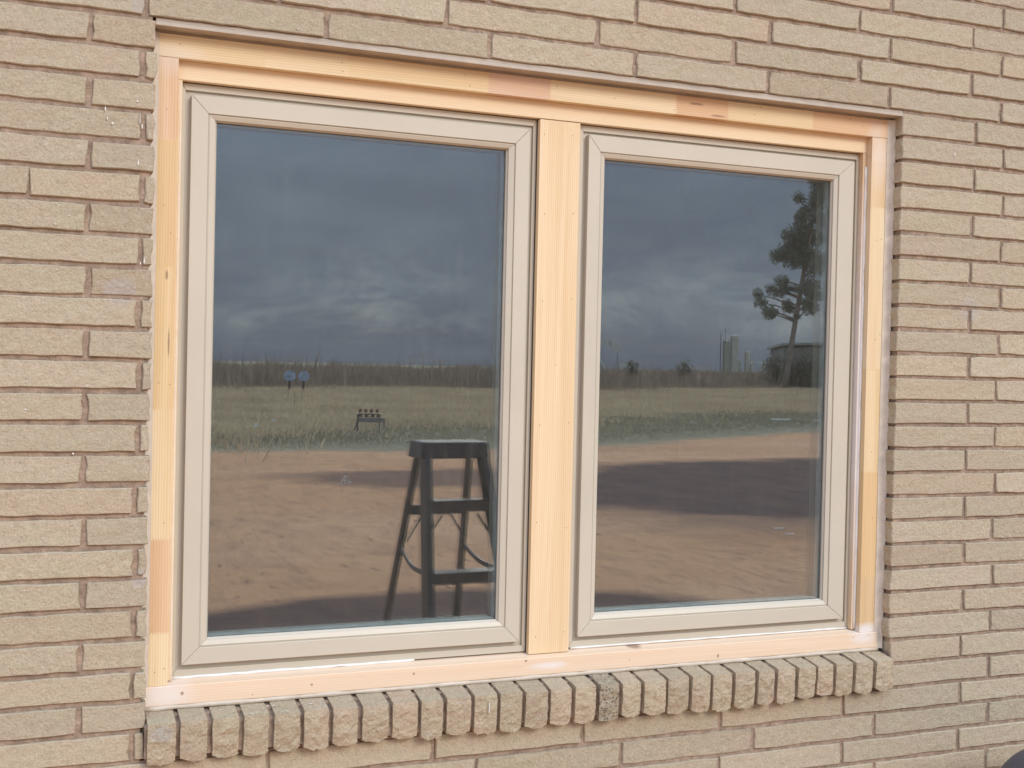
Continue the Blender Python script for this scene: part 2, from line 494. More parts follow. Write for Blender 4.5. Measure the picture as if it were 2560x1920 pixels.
def pine(name, axis, base=(0.72, 0.535, 0.325), blocks=None, primer=(), knots=(), contrast=1.0):
    mt, N, L, b, out = newmat(name)
    pos = N.new('ShaderNodeNewGeometry').outputs['Position']
    sx = {'x': (0.9, 14, 30), 'z': (30, 14, 0.9)}[axis]
    sep = N.new('ShaderNodeSeparateXYZ'); L.new(pos, sep.inputs[0])
    ax = sep.outputs[0] if axis == 'x' else sep.outputs[2]
    crs = sep.outputs[2] if axis == 'x' else sep.outputs[0]
    zz = mathn(N, L, 'PINGPONG', crs, 0.0022)
    ax = mathn(N, L, 'ADD', ax, mathn(N, L, 'MULTIPLY', zz, 2.6))
    vec = mapping(N, L, pos, sx)
    if blocks:                       # finger-jointed lengths, each from another tree
        lo = ax_lo = blocks[0][0]; hi = blocks[-1][0] + 0.0001
        t = mathn(N, L, 'DIVIDE', mathn(N, L, 'SUBTRACT', ax, lo), hi - lo, clamp=True)
        stops = [((p - lo) / (hi - lo), cc) for p, cc, q in blocks]
        basec = ramp(N, L, t, stops, 'CONSTANT')
        sh = ramp(N, L, t, [((p - lo) / (hi - lo), q) for p, cc, q in blocks], 'CONSTANT')
        ofs = N.new('ShaderNodeVectorMath'); ofs.operation = 'MULTIPLY_ADD'
        L.new(sh, ofs.inputs[0]); ofs.inputs[1].default_value = (3.3, 5.1, 4.7); L.new(vec, ofs.inputs[2]); vec = ofs.outputs[0]
    else: basec = None
    g1 = noisen(N, L, vec, 1.0, 5, 0.6, 0.6)
    g2 = noisen(N, L, mapping(N, L, vec, (6, 2, 2) if axis == 'x' else (2, 2, 6)), 2.2, 3, 0.6)
    wv = N.new('ShaderNodeTexWave'); wv.wave_type = 'BANDS'; wv.bands_direction = 'Z' if axis == 'x' else 'X'
    wv.inputs['Scale'].default_value = 1.5; wv.inputs['Distortion'].default_value = 3.0; wv.inputs['Detail'].default_value = 2
    L.new(mapping(N, L, vec, (0.7, 0.7, 1.6) if axis == 'x' else (1.6, 0.7, 0.7)), wv.inputs['Vector'])
    dk = (0.80, 0.74, 0.66)
    c = basec if basec is not None else mixc(N, L, 0.0, base, base)
    f = mathn(N, L, 'MULTIPLY', ramp(N, L, g1, [(0.35, 0.0), (0.70, 1.0)]), 0.9 * contrast)
    c = mixc(N, L, f, c, mixc(N, L, 1.0, c, (0.88, 0.79, 0.68), 'MULTIPLY'))
    f = mathn(N, L, 'MULTIPLY', wv.outputs['Fac'], 0.85 * contrast)
    c = mixc(N, L, f, c, mixc(N, L, 1.0, c, (0.92, 0.85, 0.75), 'MULTIPLY'))
    f = mathn(N, L, 'MULTIPLY', ramp(N, L, g2, [(0.55, 0.0), (0.8, 1.0)]), 0.25 * contrast)
    c = mixc(N, L, f, c, mixc(N, L, 1.0, c, dk, 'MULTIPLY'))
    for cc, rr, am in primer:
        c = mixc(N, L, mathn(N, L, 'MULTIPLY', spot(N, L, pos, cc, rr, 0.22, 30, 0.7), am), c, (0.74, 0.69, 0.66))
    for cc, rr in knots:
        c = mixc(N, L, mathn(N, L, 'MULTIPLY', spot(N, L, pos, cc, rr, 0.3, 120, 0.5), 0.8), c, (0.28, 0.16, 0.10))
    L.new(c, b.inputs['Base Color'])
    b.inputs['Roughness'].default_value = 0.62; b.inputs['Specular IOR Level'].default_value = 0.3
    bn = N.new('ShaderNodeBump'); bn.inputs['Strength'].default_value = 0.5; bn.inputs['Distance'].default_value = 0.0006
    L.new(g1, bn.inputs['Height']); L.new(bn.outputs[0], b.inputs['Normal'])
    return mt


YEL, PNK, ORG, PAL = (0.755, 0.615, 0.40), (0.68, 0.495, 0.36), (0.70, 0.50, 0.325), (0.77, 0.64, 0.44)
casing = tag(empty('timber_casing', (0.77, 0.05, Z0 - 1.137)), 'bare finger-jointed pine casing with a flat centre post framing both windows', 'window casing')
M_head = pine('pine_head', 'x', blocks=[(0.0, YEL, .1), (0.20, PAL, .5), (0.345, YEL, .3), (0.6080, PNK, .9), (0.7340, PAL, .2), (1.005, ORG, .7), (1.125, YEL, .4), (1.33, (0.70, 0.50, 0.32), .8)],
              primer=[((0.05, 0, Z0 - .045), (0.07, 0, 0.02), 0.3), ((1.49, 0, Z0 - 0.06), (0.03, 0, 0.05), 0.35)], knots=[((1.05, 0, Z0 - .028), (0.02, 0, 0.003)), ((1.10, 0, Z0 - 0.047), (0.02, 0, 0.0025))])
M_head2 = pine('pine_head_stop', 'x', base=(0.77, 0.62, 0.425), contrast=0.6)
M_jl = pine('pine_left_jamb', 'z', blocks=[(Z0 - 1.11, YEL, .2), (Z0 - 1.013, ORG, .6), (Z0 - 0.855, YEL, .9), (Z0 - 0.64, (0.72, 0.56, 0.335), .4), (Z0 - 0.402, (0.70, 0.53, 0.31), .75), (Z0 - 0.188, (0.69, 0.50, 0.335), .1), (Z0 - 0.02, YEL, .5)],
            primer=[((0.045, 0, Z0 - .05), (0.05, 0, 0.04), 0.3)], knots=[((0.045, 0, Z0 - 0.415), (0.003, 0, 0.01)), ((0.05, 0, Z0 - 0.53), (0.002, 0, 0.03))])
M_jr = pine('pine_right_jamb', 'z', blocks=[(Z0 - 1.11, (0.70, 0.54, 0.34), .2), (Z0 - 0.985, (0.70, 0.515, 0.29), .6), (Z0 - 0.76, YEL, .9), (Z0 - 0.545, PAL, .4), (Z0 - 0.2, (0.73, 0.57, 0.37), .75), (Z0 - 0.1, (0.72, 0.57, 0.40), .5)],
            primer=[((1.50, 0, Z0 - .10), (0.03, 0, 0.08), 0.3), ((1.50, 0, Z0 - 1.10), (0.04, 0, 0.02), 0.9)])
M_wstop = pine('pine_primed_stop', 'z', base=(0.72, 0.56, 0.38), primer=[((1.474, 0, Z0 - 0.60), (0.30, 0, 0.50), 0.85)])
M_mull = pine('pine_centre_post', 'z', base=(0.77, 0.62, 0.42), contrast=1.0)
M_sill = pine('pine_sill', 'x', base=(0.76, 0.60, 0.45), contrast=0.6,
              primer=[((0.05, 0, Z0 - 1.118), (0.065, 0, 0.03), 0.6), ((0.755, 0, Z0 - 1.120), (0.05, 0, 0.008), 0.75), ((1.49, 0, Z0 - 1.113), (0.045, 0, 0.02), 0.7)],
              knots=[((0.082, 0, Z0 - 1.1185), (0.0035, 0, 0.004)), ((0.71, 0, Z0 - 1.1085), (0.004, 0, 0.003)), ((0.49, 0, Z0 - 1.116), (0.003, 0, 0.003)), ((0.303, 0, Z0 - 1.121), (0.003, 0, 0.003)), ((1.13, 0, Z0 - 1.128), (0.003, 0, 0.005)), ((0.95, 0, Z0 - 1.101), (0.02, 0, 0.003))])


def board(name, mat, x0, x1, y0, y1, z0, z1, bev=0.0009):
    mb = MB(); mb.box(x0, x1, y0, y1, Z0 + z0, Z0 + z1)
    return mb.build(name, mat, casing, bevel=bev)


hb = board('head_board', M_head, 0.0200, 1.5240, 0.029, 0.088, -0.0530, -0.0145)
board('head_stop', M_head2, 0.0585, 1.4790, 0.045, 0.0875, -0.0850, -0.0532)
jl = board('side_board', M_jl, 0.0200, 0.0586, 0.0295, 0.088, -1.1040, -0.0534)
jr = board('side_board', M_jr, 1.4790, 1.5240, 0.0295, 0.088, -1.1040, -0.0534)
board('side_stop', M_head2, 0.0588, 0.0668, 0.045, 0.0875, -1.1000, -0.0853)
board('side_stop', M_wstop, 1.4690, 1.4788, 0.045, 0.0875, -1.1000, -0.0853)
mp = board('centre_post', M_mull, 0.7222, 0.8060, 0.044, 0.0565, -1.1010, -0.0868, 0.0006)
mb = MB()                                       # sill board with a sloping top
mb.hexa([(0.0200, 0.0270, Z0 - 1.1370), (1.5255, 0.0270, Z0 - 1.1370), (1.5255, 0.0270, Z0 - 1.1045), (0.0200, 0.0270, Z0 - 1.1045)],
        [(0.0200, 0.0880, Z0 - 1.1370), (1.5255, 0.0880, Z0 - 1.1370), (1.5255, 0.0880, Z0 - 1.0975), (0.0200, 0.0880, Z0 - 1.0975)])
sb = mb.build('sill_board', M_sill, casing, bevel=0.001)
M_gap = plain('dark_void', (0.05, 0.045, 0.04), 0.9)
mb = MB(); mb.box(0.7205, 0.8075, 0.0568, 0.0588, Z0 - 1.0985, Z0 - 0.0880)
mb.build('post_backing', M_gap, casing)


def bead(name, mat, pts, rad, parent, amp=0.0006, seed=1):
    """a hand-run bead of sealant following pts"""
    r = random.Random(seed); P_ = []; Rr = []
    for (a, b) in zip(pts[:-1], pts[1:]):
        a, b = Vector(a), Vector(b); n = max(2, int((b - a).length / 0.02))
        for i in range(n):
            P_.append(a.lerp(b, i / n) + Vector((r.uniform(-amp, amp), r.uniform(-amp, amp), r.uniform(-amp, amp)))); Rr.append(rad * r.uniform(0.85, 1.2))
    P_.append(Vector(pts[-1])); Rr.append(rad)
    mb = MB(); mb.tube(P_, Rr, 8)
    return mb.build(name, mat, parent, smooth=True)




def strip(name, mat, xa, ya, xb, yb_, z0, z1, seed):
    r = random.Random(seed); mb = MB(); n = 40; V_ = []; F_ = []
    for i in range(n + 1):
        z = Z0 + z0 + (z1 - z0) * i / n
        for t in (0, 0.33, 0.66, 1):
            V_.append((xa + (xb - xa) * t + r.uniform(-.0005, .0005), ya + (yb_ - ya) * t + 0.0014 * math.sin(math.pi * t) + r.uniform(-.0003, .0003), z))
    for i in range(n):
        for t in range(3): F_.append((i * 4 + t, i * 4 + t + 1, i * 4 + t + 5, i * 4 + t + 4))
    mb.add(V_, F_); o = mb.build(name, mat, casing, smooth=True)
    return o


strip('caulk', M_caulk, 0.0130, 0.0240, 0.0266, 0.0286, -1.139, -0.014, 1)
strip('caulk', M_caulk, 1.5165, 0.0286, 1.5345, 0.0225, -1.139, -0.014, 2)
bead('caulk', M_caulk, [(0.022, 0.0315, Z0 - 1.1410), (1.528, 0.0315, Z0 - 1.1410)], 0.0050, casing, seed=3)
mb = MB(); mb.box(0.020, 1.53, 0.034, 0.088, Z0 - 0.0148, Z0 - 0.0094); mb.build('caulk', M_lintel, casing)
bead('caulk', M_white, [(0.068, 0.0575, Z0 - 1.0995), (0.30, 0.0575, Z0 - 1.0992), (0.50, 0.0582, Z0 - 1.0988)], 0.0026, casing, seed=5)
bead('caulk', M_white, [(0.815, 0.0578, Z0 - 1.0985), (1.468, 0.0572, Z0 - 1.0985)], 0.0020, casing, 0.0003, seed=6)
bead('caulk', M_white, [(1.4765, 0.0445, Z0 - 1.097), (1.4765, 0.0445, Z0 - 0.115)], 0.0028, casing, 0.0003, seed=7)
bead('caulk', M_white, [(0.0640, 0.0455, Z0 - 1.098), (0.0640, 0.0455, Z0 - 0.09)], 0.0009, casing, 0.0002, seed=8)
# nail holes
M_nail = plain('nail_hole', (0.33, 0.22, 0.14), 0.8)
nb = [('centre_post', mp, [(0.731, -.115), (0.790, -.112), (0.735, -.265), (0.795, -.26), (0.735, -.43), (0.795, -.423), (0.735, -.665), (0.795, -.66), (0.733, -.85), (0.795, -.862), (0.736, -1.068), (0.794, -1.062), (0.765, -.55)], 0.0437),
      ('head_board', hb, [(0.335, -.029), (0.337, -.044), (0.565, -.025), (0.574, -.043), (0.748, -.026), (0.87, -.036), (1.0, -.045), (1.2, -.02), (1.185, -.035), (1.42, -.022), (1.455, -.033), (0.06, -.03)], 0.0287),
      ('side_board', jl, [(0.038, -.30), (0.05, -.345), (0.035, -.595), (0.053, -.598), (0.048, -.83), (0.052, -1.075), (0.037, -1.08), (0.04, -.14)], 0.0292),
      ('side_board', jr, [(1.497, -.27), (1.509, -.268), (1.512, -.47), (1.50, -.48), (1.505, -.86), (1.512, -1.04), (1.498, -.72)], 0.0292),
      ('sill_board', sb, [(1.462, -1.112), (1.50, -1.110), (0.93, -1.122), (0.20, -1.130)], 0.0267)]
for nm, par, pts, y in nb:
    for (x, z) in pts:
        mb = MB(); rr = 0.0010; n = 7
        mb.prism([(x + rr * math.cos(2 * math.pi * k / n), Z0 + z + rr * 1.3 * math.sin(2 * math.pi * k / n)) for k in range(n)], y, y + 0.001)
        ob = mb.build('nail_hole', M_nail, casing)

# ------------------------------------------------------------------ the two windows
M_vinyl = plain('tan_vinyl', (0.515, 0.462, 0.366), 0.42, 0.035, 5, 0.0002, 60)
M_spacer = plain('spacer_bar', (0.46, 0.52, 0.50), 0.4, 0.15, 40)
M_gasket = plain('gasket', (0.13, 0.13, 0.12), 0.6)


def glass_mat(R0=0.112):
    mt = bpy.data.materials.new('window_glass'); mt.use_nodes = True
    N, L = mt.node_tree.nodes, mt.node_tree.links
    for n in list(N): N.remove(n)
    out = N.new('ShaderNodeOutputMaterial')
    g = N.new('ShaderNodeNewGeometry')
    dp = N.new('ShaderNodeVectorMath'); dp.operation = 'DOT_PRODUCT'
    L.new(g.outputs['Incoming'], dp.inputs[0]); L.new(g.outputs['Normal'], dp.inputs[1])
    c = mathn(N, L, 'ABSOLUTE', dp.outputs['Value'])
    s = mathn(N, L, 'POWER', mathn(N, L, 'SUBTRACT', 1.0, c, clamp=True), 5.0)
    fr = mathn(N, L, 'ADD', R0, mathn(N, L, 'MULTIPLY', s, 1 - R0), clamp=True)
    tr = N.new('ShaderNodeBsdfTransparent'); tr.inputs[0].default_value = (0.93, 0.96, 0.955, 1)
    gl = N.new('ShaderNodeBsdfGlossy'); gl.inputs['Roughness'].default_value = 0.0
    gl.inputs['Color'].default_value = (1, 1, 1, 1)
    # old drips and dust on the glass; even haze painted in to lift blacks
    sp_ = mapping(N, L, g.outputs['Position'], (60, 60, 9))
    dust = ramp(N, L, noisen(N, L, sp_, 1.0, 4, 0.6), [(0.5, 0.0), (0.85, 1.0)])
    df = N.new('ShaderNodeBsdfDiffuse'); df.inputs['Color'].default_value = (0.42, 0.38, 0.32, 1)
    m1 = N.new('ShaderNodeMixShader'); L.new(fr, m1.inputs[0]); L.new(tr.outputs[0], m1.inputs[1]); L.new(gl.outputs[0], m1.inputs[2])
    m2 = N.new('ShaderNodeMixShader'); L.new(mathn(N, L, 'ADD', 0.022, mathn(N, L, 'MULTIPLY', dust, 0.036)), m2.inputs[0])
    L.new(m1.outputs[0], m2.inputs[1]); L.new(df.outputs[0], m2.inputs[2])
    L.new(m2.outputs[0], out.inputs[0])
    return mt


M_glass = glass_mat()


def ring(o, i, yo, yi, yb, gap=0.00022):
    """four mitred lengths between rectangle o (at depth yo) and i (depth yi), back at yb -> list of builders"""
    (ox0, ox1, oz0, oz1), (ix0, ix1, iz0, iz1) = o, i
    res = []
    for q in range(4):
        if q == 0: A = [(ox0, oz0 + gap), (ox0, oz1 - gap), (ix0, iz1 - gap), (ix0, iz0 + gap)]      # left
        if q == 1: A = [(ox1, oz1 - gap), (ox1, oz0 + gap), (ix1, iz0 + gap), (ix1, iz1 - gap)]      # right
        if q == 2: A = [(ox0 + gap, oz1), (ox1 - gap, oz1), (ix1 - gap, iz1), (ix0 + gap, iz1)]      # top
        if q == 3: A = [(ox1 - gap, oz0), (ox0 + gap, oz0), (ix0 + gap, iz0), (ix1 - gap, iz0)]      # bottom
        mb = MB()
        ys = [yo, yo, yi, yi]
        mb.hexa([(x, y, Z0 + z) for (x, z), y in zip(A, ys)], [(x, yb, Z0 + z) for (x, z) in A])
        res.append(mb)
    return res


def make_window(label, Fr, Lp, So, Si, Gl):
    t = tag(empty('casement_window', ((Fr[0] + Fr[1]) / 2, 0.06, Z0 + Fr[2])), label, 'window', 'pair of tan vinyl windows')
    lipm = MB()
    for q in ring(Fr, Lp, 0.058, 0.058, 0.0625): lipm.add(q.v, q.f)
    fr = lipm.build('frame', M_vinyl, t, bevel=0.0006)
    ch = MB()
    back = (Lp[0] + 0.03, Lp[1] - 0.03, Lp[2] + 0.03, Lp[3] - 0.03)
    for q in ring((Fr[0] + .0005, Fr[1] - .0005, Fr[2] + .0005, Fr[3] - .0005), (Lp[0] - .0008, Lp[1] + .0008, Lp[2] - .0008, Lp[3] + .0008), 0.063, 0.063, 0.0780): ch.add(q.v, q.f)
    for q in ring(Fr, back, 0.0782, 0.0782, 0.0980): ch.add(q.v, q.f)
    ch.build('frame_channel', M_vinyl, fr)
    names = ['stile', 'stile', 'top_rail', 'bottom_rail']
    for q, nm in zip(ring(So, Si, 0.050, 0.050, 0.072), names):
        q.build(nm, M_vinyl, t, bevel=0.0008)
    # glazing bead, stepped down from the sash face to the glass
    i1 = tuple(a + s * 0.0006 for a, s in zip(Si, (-1, 1, -1, 1)))
    i2 = tuple(a + (b - a) * 0.22 for a, b in zip(Si, Gl)); i3 = tuple(a + (b - a) * 0.80 for a, b in zip(Si, Gl))
    bd = [MB() for _ in range(4)]
    for (a, b, ya, yb2) in ((i1, i2, 0.0535, 0.0520), (i2, i3, 0.0520, 0.0548), (i3, Gl, 0.0580, 0.0605)):
        for k, q in enumerate(ring(a, b, ya, yb2, 0.0640)): bd[k].add(q.v, q.f)
    for k in range(4): bd[k].build('glazing_bead', M_vinyl, t)
    gk = MB()
    for q in ring((Gl[0] - .002, Gl[1] + .002, Gl[2] - .002, Gl[3] + .002), (Gl[0] + .0012, Gl[1] - .0012, Gl[2] + .0012, Gl[3] - .0012), 0.0642, 0.0642, 0.0649): gk.add(q.v, q.f)
    gk.build('gasket', M_gasket, t)
    e = 0.008
    for y0 in (0.0652, 0.0832):
        g = MB(); g.box(Gl[0] - e, Gl[1] + e, y0, y0 + 0.003, Z0 + Gl[2] - e, Z0 + Gl[3] + e)
        g.build('pane', M_glass, t)
    sp2 = MB()
    for q in ring((Gl[0] - .006, Gl[1] + .006, Gl[2] - .006, Gl[3] + .006), (Gl[0] + .0022, Gl[1] - .0022, Gl[2] + .0022, Gl[3] - .0022), 0.0690, 0.0690, 0.0830): sp2.add(q.v, q.f)
    sp2.build('spacer_bar', M_spacer, t)
    fill = MB()
    for q in ring((Lp[0] - .0006, Lp[1] + .0006, Lp[2] - .0006, Lp[3] + .0006), (So[0] + .004, So[1] - .004, So[2] + .004, So[3] - .004), 0.0632, 0.0632, 0.0720): fill.add(q.v, q.f)
    fill.build('weather_strip', M_vinyl, fr)
    ins = MB()
    for q in ring((Gl[0] - .02, Gl[1] + .02, Gl[2] - .02, Gl[3] + .02), (Gl[0] - .001, Gl[1] + .001, Gl[2] - .001, Gl[3] + .001), 0.0870, 0.0870, 0.1100): ins.add(q.v, q.f)
    ins.build('inner_sash', M_vinyl, t)
    return t


make_window('left window in tan vinyl frame, its pane mirroring the stepladder', (0.0670, 0.7215, -1.0980, -0.0870), (0.0735, 0.7140, -1.0860, -0.0985),
            (0.0827, 0.7043, -1.0765, -0.1070), (0.1110, 0.6760, -1.0480, -0.1362), (0.1262, 0.6606, -1.0337, -0.1480))
make_window('right window in tan vinyl frame, its pane mirroring the pine tree', (0.8105, 1.4685, -1.0970, -0.0870), (0.8192, 1.4622, -1.0850, -0.0985),
            (0.8275, 1.4512, -1.0760, -0.1050), (0.8530, 1.4125, -1.0470, -0.1362), (0.8668, 1.3995, -1.0330, -0.1480))

# ------------------------------------------------------------------ inside of the house
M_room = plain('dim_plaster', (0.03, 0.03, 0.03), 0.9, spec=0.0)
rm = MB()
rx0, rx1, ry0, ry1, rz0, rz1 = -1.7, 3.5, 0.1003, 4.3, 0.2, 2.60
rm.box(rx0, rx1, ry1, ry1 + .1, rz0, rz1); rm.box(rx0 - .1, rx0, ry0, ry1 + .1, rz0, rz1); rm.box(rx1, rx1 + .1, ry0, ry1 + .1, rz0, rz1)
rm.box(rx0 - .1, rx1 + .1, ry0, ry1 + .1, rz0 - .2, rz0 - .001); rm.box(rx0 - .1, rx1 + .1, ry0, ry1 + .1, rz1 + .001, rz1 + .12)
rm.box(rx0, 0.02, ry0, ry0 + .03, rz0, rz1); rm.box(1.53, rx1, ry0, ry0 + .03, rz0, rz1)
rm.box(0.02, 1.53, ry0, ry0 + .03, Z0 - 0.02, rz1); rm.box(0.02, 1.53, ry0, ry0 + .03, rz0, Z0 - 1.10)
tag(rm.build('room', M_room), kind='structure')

# white paint flecks on the bricks
M_fleck = plain('white_paint', (0.66, 0.62, 0.56), 0.5)
fl = MB()
rf = random.Random(4)


def fleck(x, z, wd, h, y=-0.0022):
    n = 9
    fl.prism([(x + wd * math.cos(2 * math.pi * k / n) * rf.uniform(.6, 1.2), Z0 + z + h * math.sin(2 * math.pi * k / n) * rf.uniform(.6, 1.2)) for k in range(n)], y, y + 0.002)


for x, z, wd, h in [(-0.058, -.155, .0012, .004), (-0.055, -.170, .0010, .003), (-0.047, -.177, .002, .0024), (-0.009, -.138, .0016, .0022), (-0.0045, -.166, .0008, .008), (-0.001, -.178, .001, .006),
                    (-0.006, -.237, .0012, .006), (0.006, -.395, .0012, .006), (-0.098, -.71, .0015, .0015), (0.0, -.40, .001, .003), (-0.11, -.33, .0012, .0012), (-0.13, -.345, .001, .0015), (1.672, -.078, .0016, .0045),
                    (1.62, -.272, .003, .001), (-0.17, -.64, .0016, .0014), (1.75, -.60, .0012, .0012), (0.25, .012, .0012, .0014), (0.42, .03, .001, .001)]:
    fleck(x, z, wd, h)
for q in range(4):
    fleck(rf.uniform(-0.19, 1.85), rf.choice([rf.uniform(0.01, 0.25), rf.uniform(-1.4, -1.23)]), rf.uniform(.0006, .0011), rf.uniform(.0006, .0014))
fl.build('paint_fleck', M_fleck, wall)
fl = MB()
for q in range(34):                              # splashes on the fourth to sixth upright bricks
    x = rf.choice([rf.gauss(0.195, .006), rf.gauss(0.243, .012), rf.gauss(0.298, .012), rf.gauss(0.300, .010)])
    d = rf.uniform(0.0, 0.030); zt = -1.1535 + 0.010 * (d + .021 - .0) / .062
    y = -0.018 + d
    zz = Z0 - 1.1535 + (0.0100) * ((y + 0.021) / 0.062) + 0.0016
    n = 6; rr = rf.uniform(.0008, .0026)
    fl.add([(x + rr * math.cos(2 * math.pi * k / n) * rf.uniform(.5, 1.3), y + rr * math.sin(2 * math.pi * k / n) * rf.uniform(.5, 1.3), zz) for k in range(n)] + [(x, y, zz + .0006)], [(k, (k + 1) % n, n) for k in range(n)])
fl.box(0.617, 0.6185, -0.0265, -0.0240, Z0 - 1.184, Z0 - 1.166)
fl.build('paint_fleck', M_fleck, ledge)

# ------------------------------------------------------------------ ground and fields
mt, N, L, b, out = newmat('ground_soil')
pos = N.new('ShaderNodeNewGeometry').outputs['Position']
sp3 = N.new('ShaderNodeSeparateXYZ'); L.new(pos, sp3.inputs[0])
big = noisen(N, L, mapping(N, L, pos, (0.10, 0.45, 1)), 1.0, 5, 0.6)
mid = noisen(N, L, mapping(N, L, pos, (2.4, 0.9, 1)), 1.0, 7, 0.72)
fine = noisen(N, L, pos, 26, 5, 0.7)
dirt = mixc(N, L, ramp(N, L, big, [(0.3, 0.0), (0.7, 1.0)]), (0.72, 0.365, 0.185), (0.86, 0.50, 0.285))
dirt = mixc(N, L, mathn(N, L, 'MULTIPLY', ramp(N, L, mid, [(0.45, 0.0), (0.75, 1.0)]), 0.5), dirt, (0.46, 0.25, 0.15))
dirt = mixc(N, L, mathn(N, L, 'MULTIPLY', ramp(N, L, fine, [(0.52, 0.0), (0.75, 1.0)]), 0.45), dirt, (0.84, 0.60, 0.40))
trk = noisen(N, L, mapping(N, L, pos, (0.35, 5.5, 1), (0, 0, 0), (0, 0, 0.10)), 1.0, 5, 0.65, 0.3)
dirt = mixc(N, L, mathn(N, L, 'MULTIPLY', ramp(N, L, trk, [(0.50, 0.0), (0.68, 1.0)]), 0.18), dirt, (0.44, 0.235, 0.145))
gr_ = noisen(N, L, mapping(N, L, pos, (1, 0.34, 1), (7, 2, 0)), 5.0, 7, 0.8)
dirt = mixc(N, L, mathn(N, L, 'MULTIPLY', ramp(N, L, gr_, [(0.50, 0.0), (0.66, 1.0)]), 0.55), dirt, (0.40, 0.215, 0.13))
peb = noisen(N, L, mapping(N, L, pos, (1, 0.3, 1), (3, 5, 0)), 13, 3, 0.6)
dirt = mixc(N, L, ramp(N, L, peb, [(0.62, 0.0), (0.70, 0.8)]), dirt, (0.22, 0.12, 0.08))
# soft-edged patches mixed darker into the earth colour
dark_patch = None
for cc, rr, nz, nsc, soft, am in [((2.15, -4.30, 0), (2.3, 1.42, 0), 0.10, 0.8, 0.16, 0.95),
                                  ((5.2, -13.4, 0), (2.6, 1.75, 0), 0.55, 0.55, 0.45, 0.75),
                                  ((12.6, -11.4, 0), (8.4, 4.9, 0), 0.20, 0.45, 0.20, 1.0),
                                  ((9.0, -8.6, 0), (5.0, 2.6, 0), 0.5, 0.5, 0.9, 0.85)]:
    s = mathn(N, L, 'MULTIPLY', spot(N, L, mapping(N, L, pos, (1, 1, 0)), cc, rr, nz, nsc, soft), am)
    dark_patch = s if dark_patch is None else mathn(N, L, 'MAXIMUM', dark_patch, s)
dirt = mixc(N, L, dark_patch, dirt, mixc(N, L, ramp(N, L, mid, [(0.35, 0.0), (0.7, 1.0)]), (0.095, 0.062, 0.064), (0.20, 0.115, 0.09)))
thatch = mixc(N, L, mid, (0.27, 0.25, 0.165), (0.44, 0.38, 0.26))
bx = mathn(N, L, 'MULTIPLY', mathn(N, L, 'MAXIMUM', mathn(N, L, 'SUBTRACT', sp3.outputs[0], 9.5), 0.0), 0.60)
edge = mathn(N, L, 'ADD', mathn(N, L, 'ADD', sp3.outputs[1], 18.5), bx)         # >0 on the bare yard
edge = mathn(N, L, 'ADD', edge, mathn(N, L, 'MULTIPLY', mathn(N, L, 'SUBTRACT', noisen(N, L, mapping(N, L, pos, (0.6, 0.6, 1)), 1.0, 4), 0.5), 3.0))
yard = mathn(N, L, 'ADD', mathn(N, L, 'MULTIPLY', edge, 0.8), 0.5, clamp=True)
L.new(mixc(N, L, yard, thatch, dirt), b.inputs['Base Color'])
b.inputs['Roughness'].default_value = 0.95; b.inputs['Specular IOR Level'].default_value = 0.15
bn = N.new('ShaderNodeBump'); bn.inputs['Strength'].default_value = 0.9; bn.inputs['Distance'].default_value = 0.03
L.new(mathn(N, L, 'ADD', fine, mathn(N, L, 'MULTIPLY', mid, 1.0)), bn.inputs['Height']); L.new(bn.outputs[0], b.inputs['Normal'])
g = MB()
gx = [-2500, -60, -4, 8, 30, 120, 2500]; gy = [-2500, -150, -30, -12, 0.0, 60, 2500]
for i in range(6):
    for j in range(6):
        g.add([(gx[i], gy[j], 0), (gx[i + 1], gy[j], 0), (gx[i + 1], gy[j + 1], 0), (gx[i], gy[j + 1], 0)], [(0, 1, 2, 3)])
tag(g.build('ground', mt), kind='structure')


def blade_mat(name, lo, hi, dark=None):
    mt, N, L, b, out = newmat(name)
    g = N.new('ShaderNodeNewGeometry')
    c = mixc(N, L, g.outputs['Random Per Island'], lo, hi)
    n = noisen(N, L, mapping(N, L, g.outputs['Position'], (0.35, 0.25, 0)), 1.0, 4)
    c = mixc(N, L, mathn(N, L, 'MULTIPLY', ramp(N, L, n, [(0.38, 0.0), (0.65, 1.0)]), 0.65), c, dark or lo)
    L.new(c, b.inputs['Base Color']); b.inputs['Roughness'].default_value = 0.8; b.inputs['Specular IOR Level'].default_value = 0.15
    tl = N.new('ShaderNodeBsdfTranslucent'); L.new(c, tl.inputs['Color'])
    ms = N.new('ShaderNodeMixShader'); ms.inputs[0].default_value = 0.48
    L.new(b.outputs[0], ms.inputs[1]); L.new(tl.outputs[0], ms.inputs[2]); L.new(ms.outputs[0], out.inputs[0])
    return mt


rng = np.random.default_rng(3)


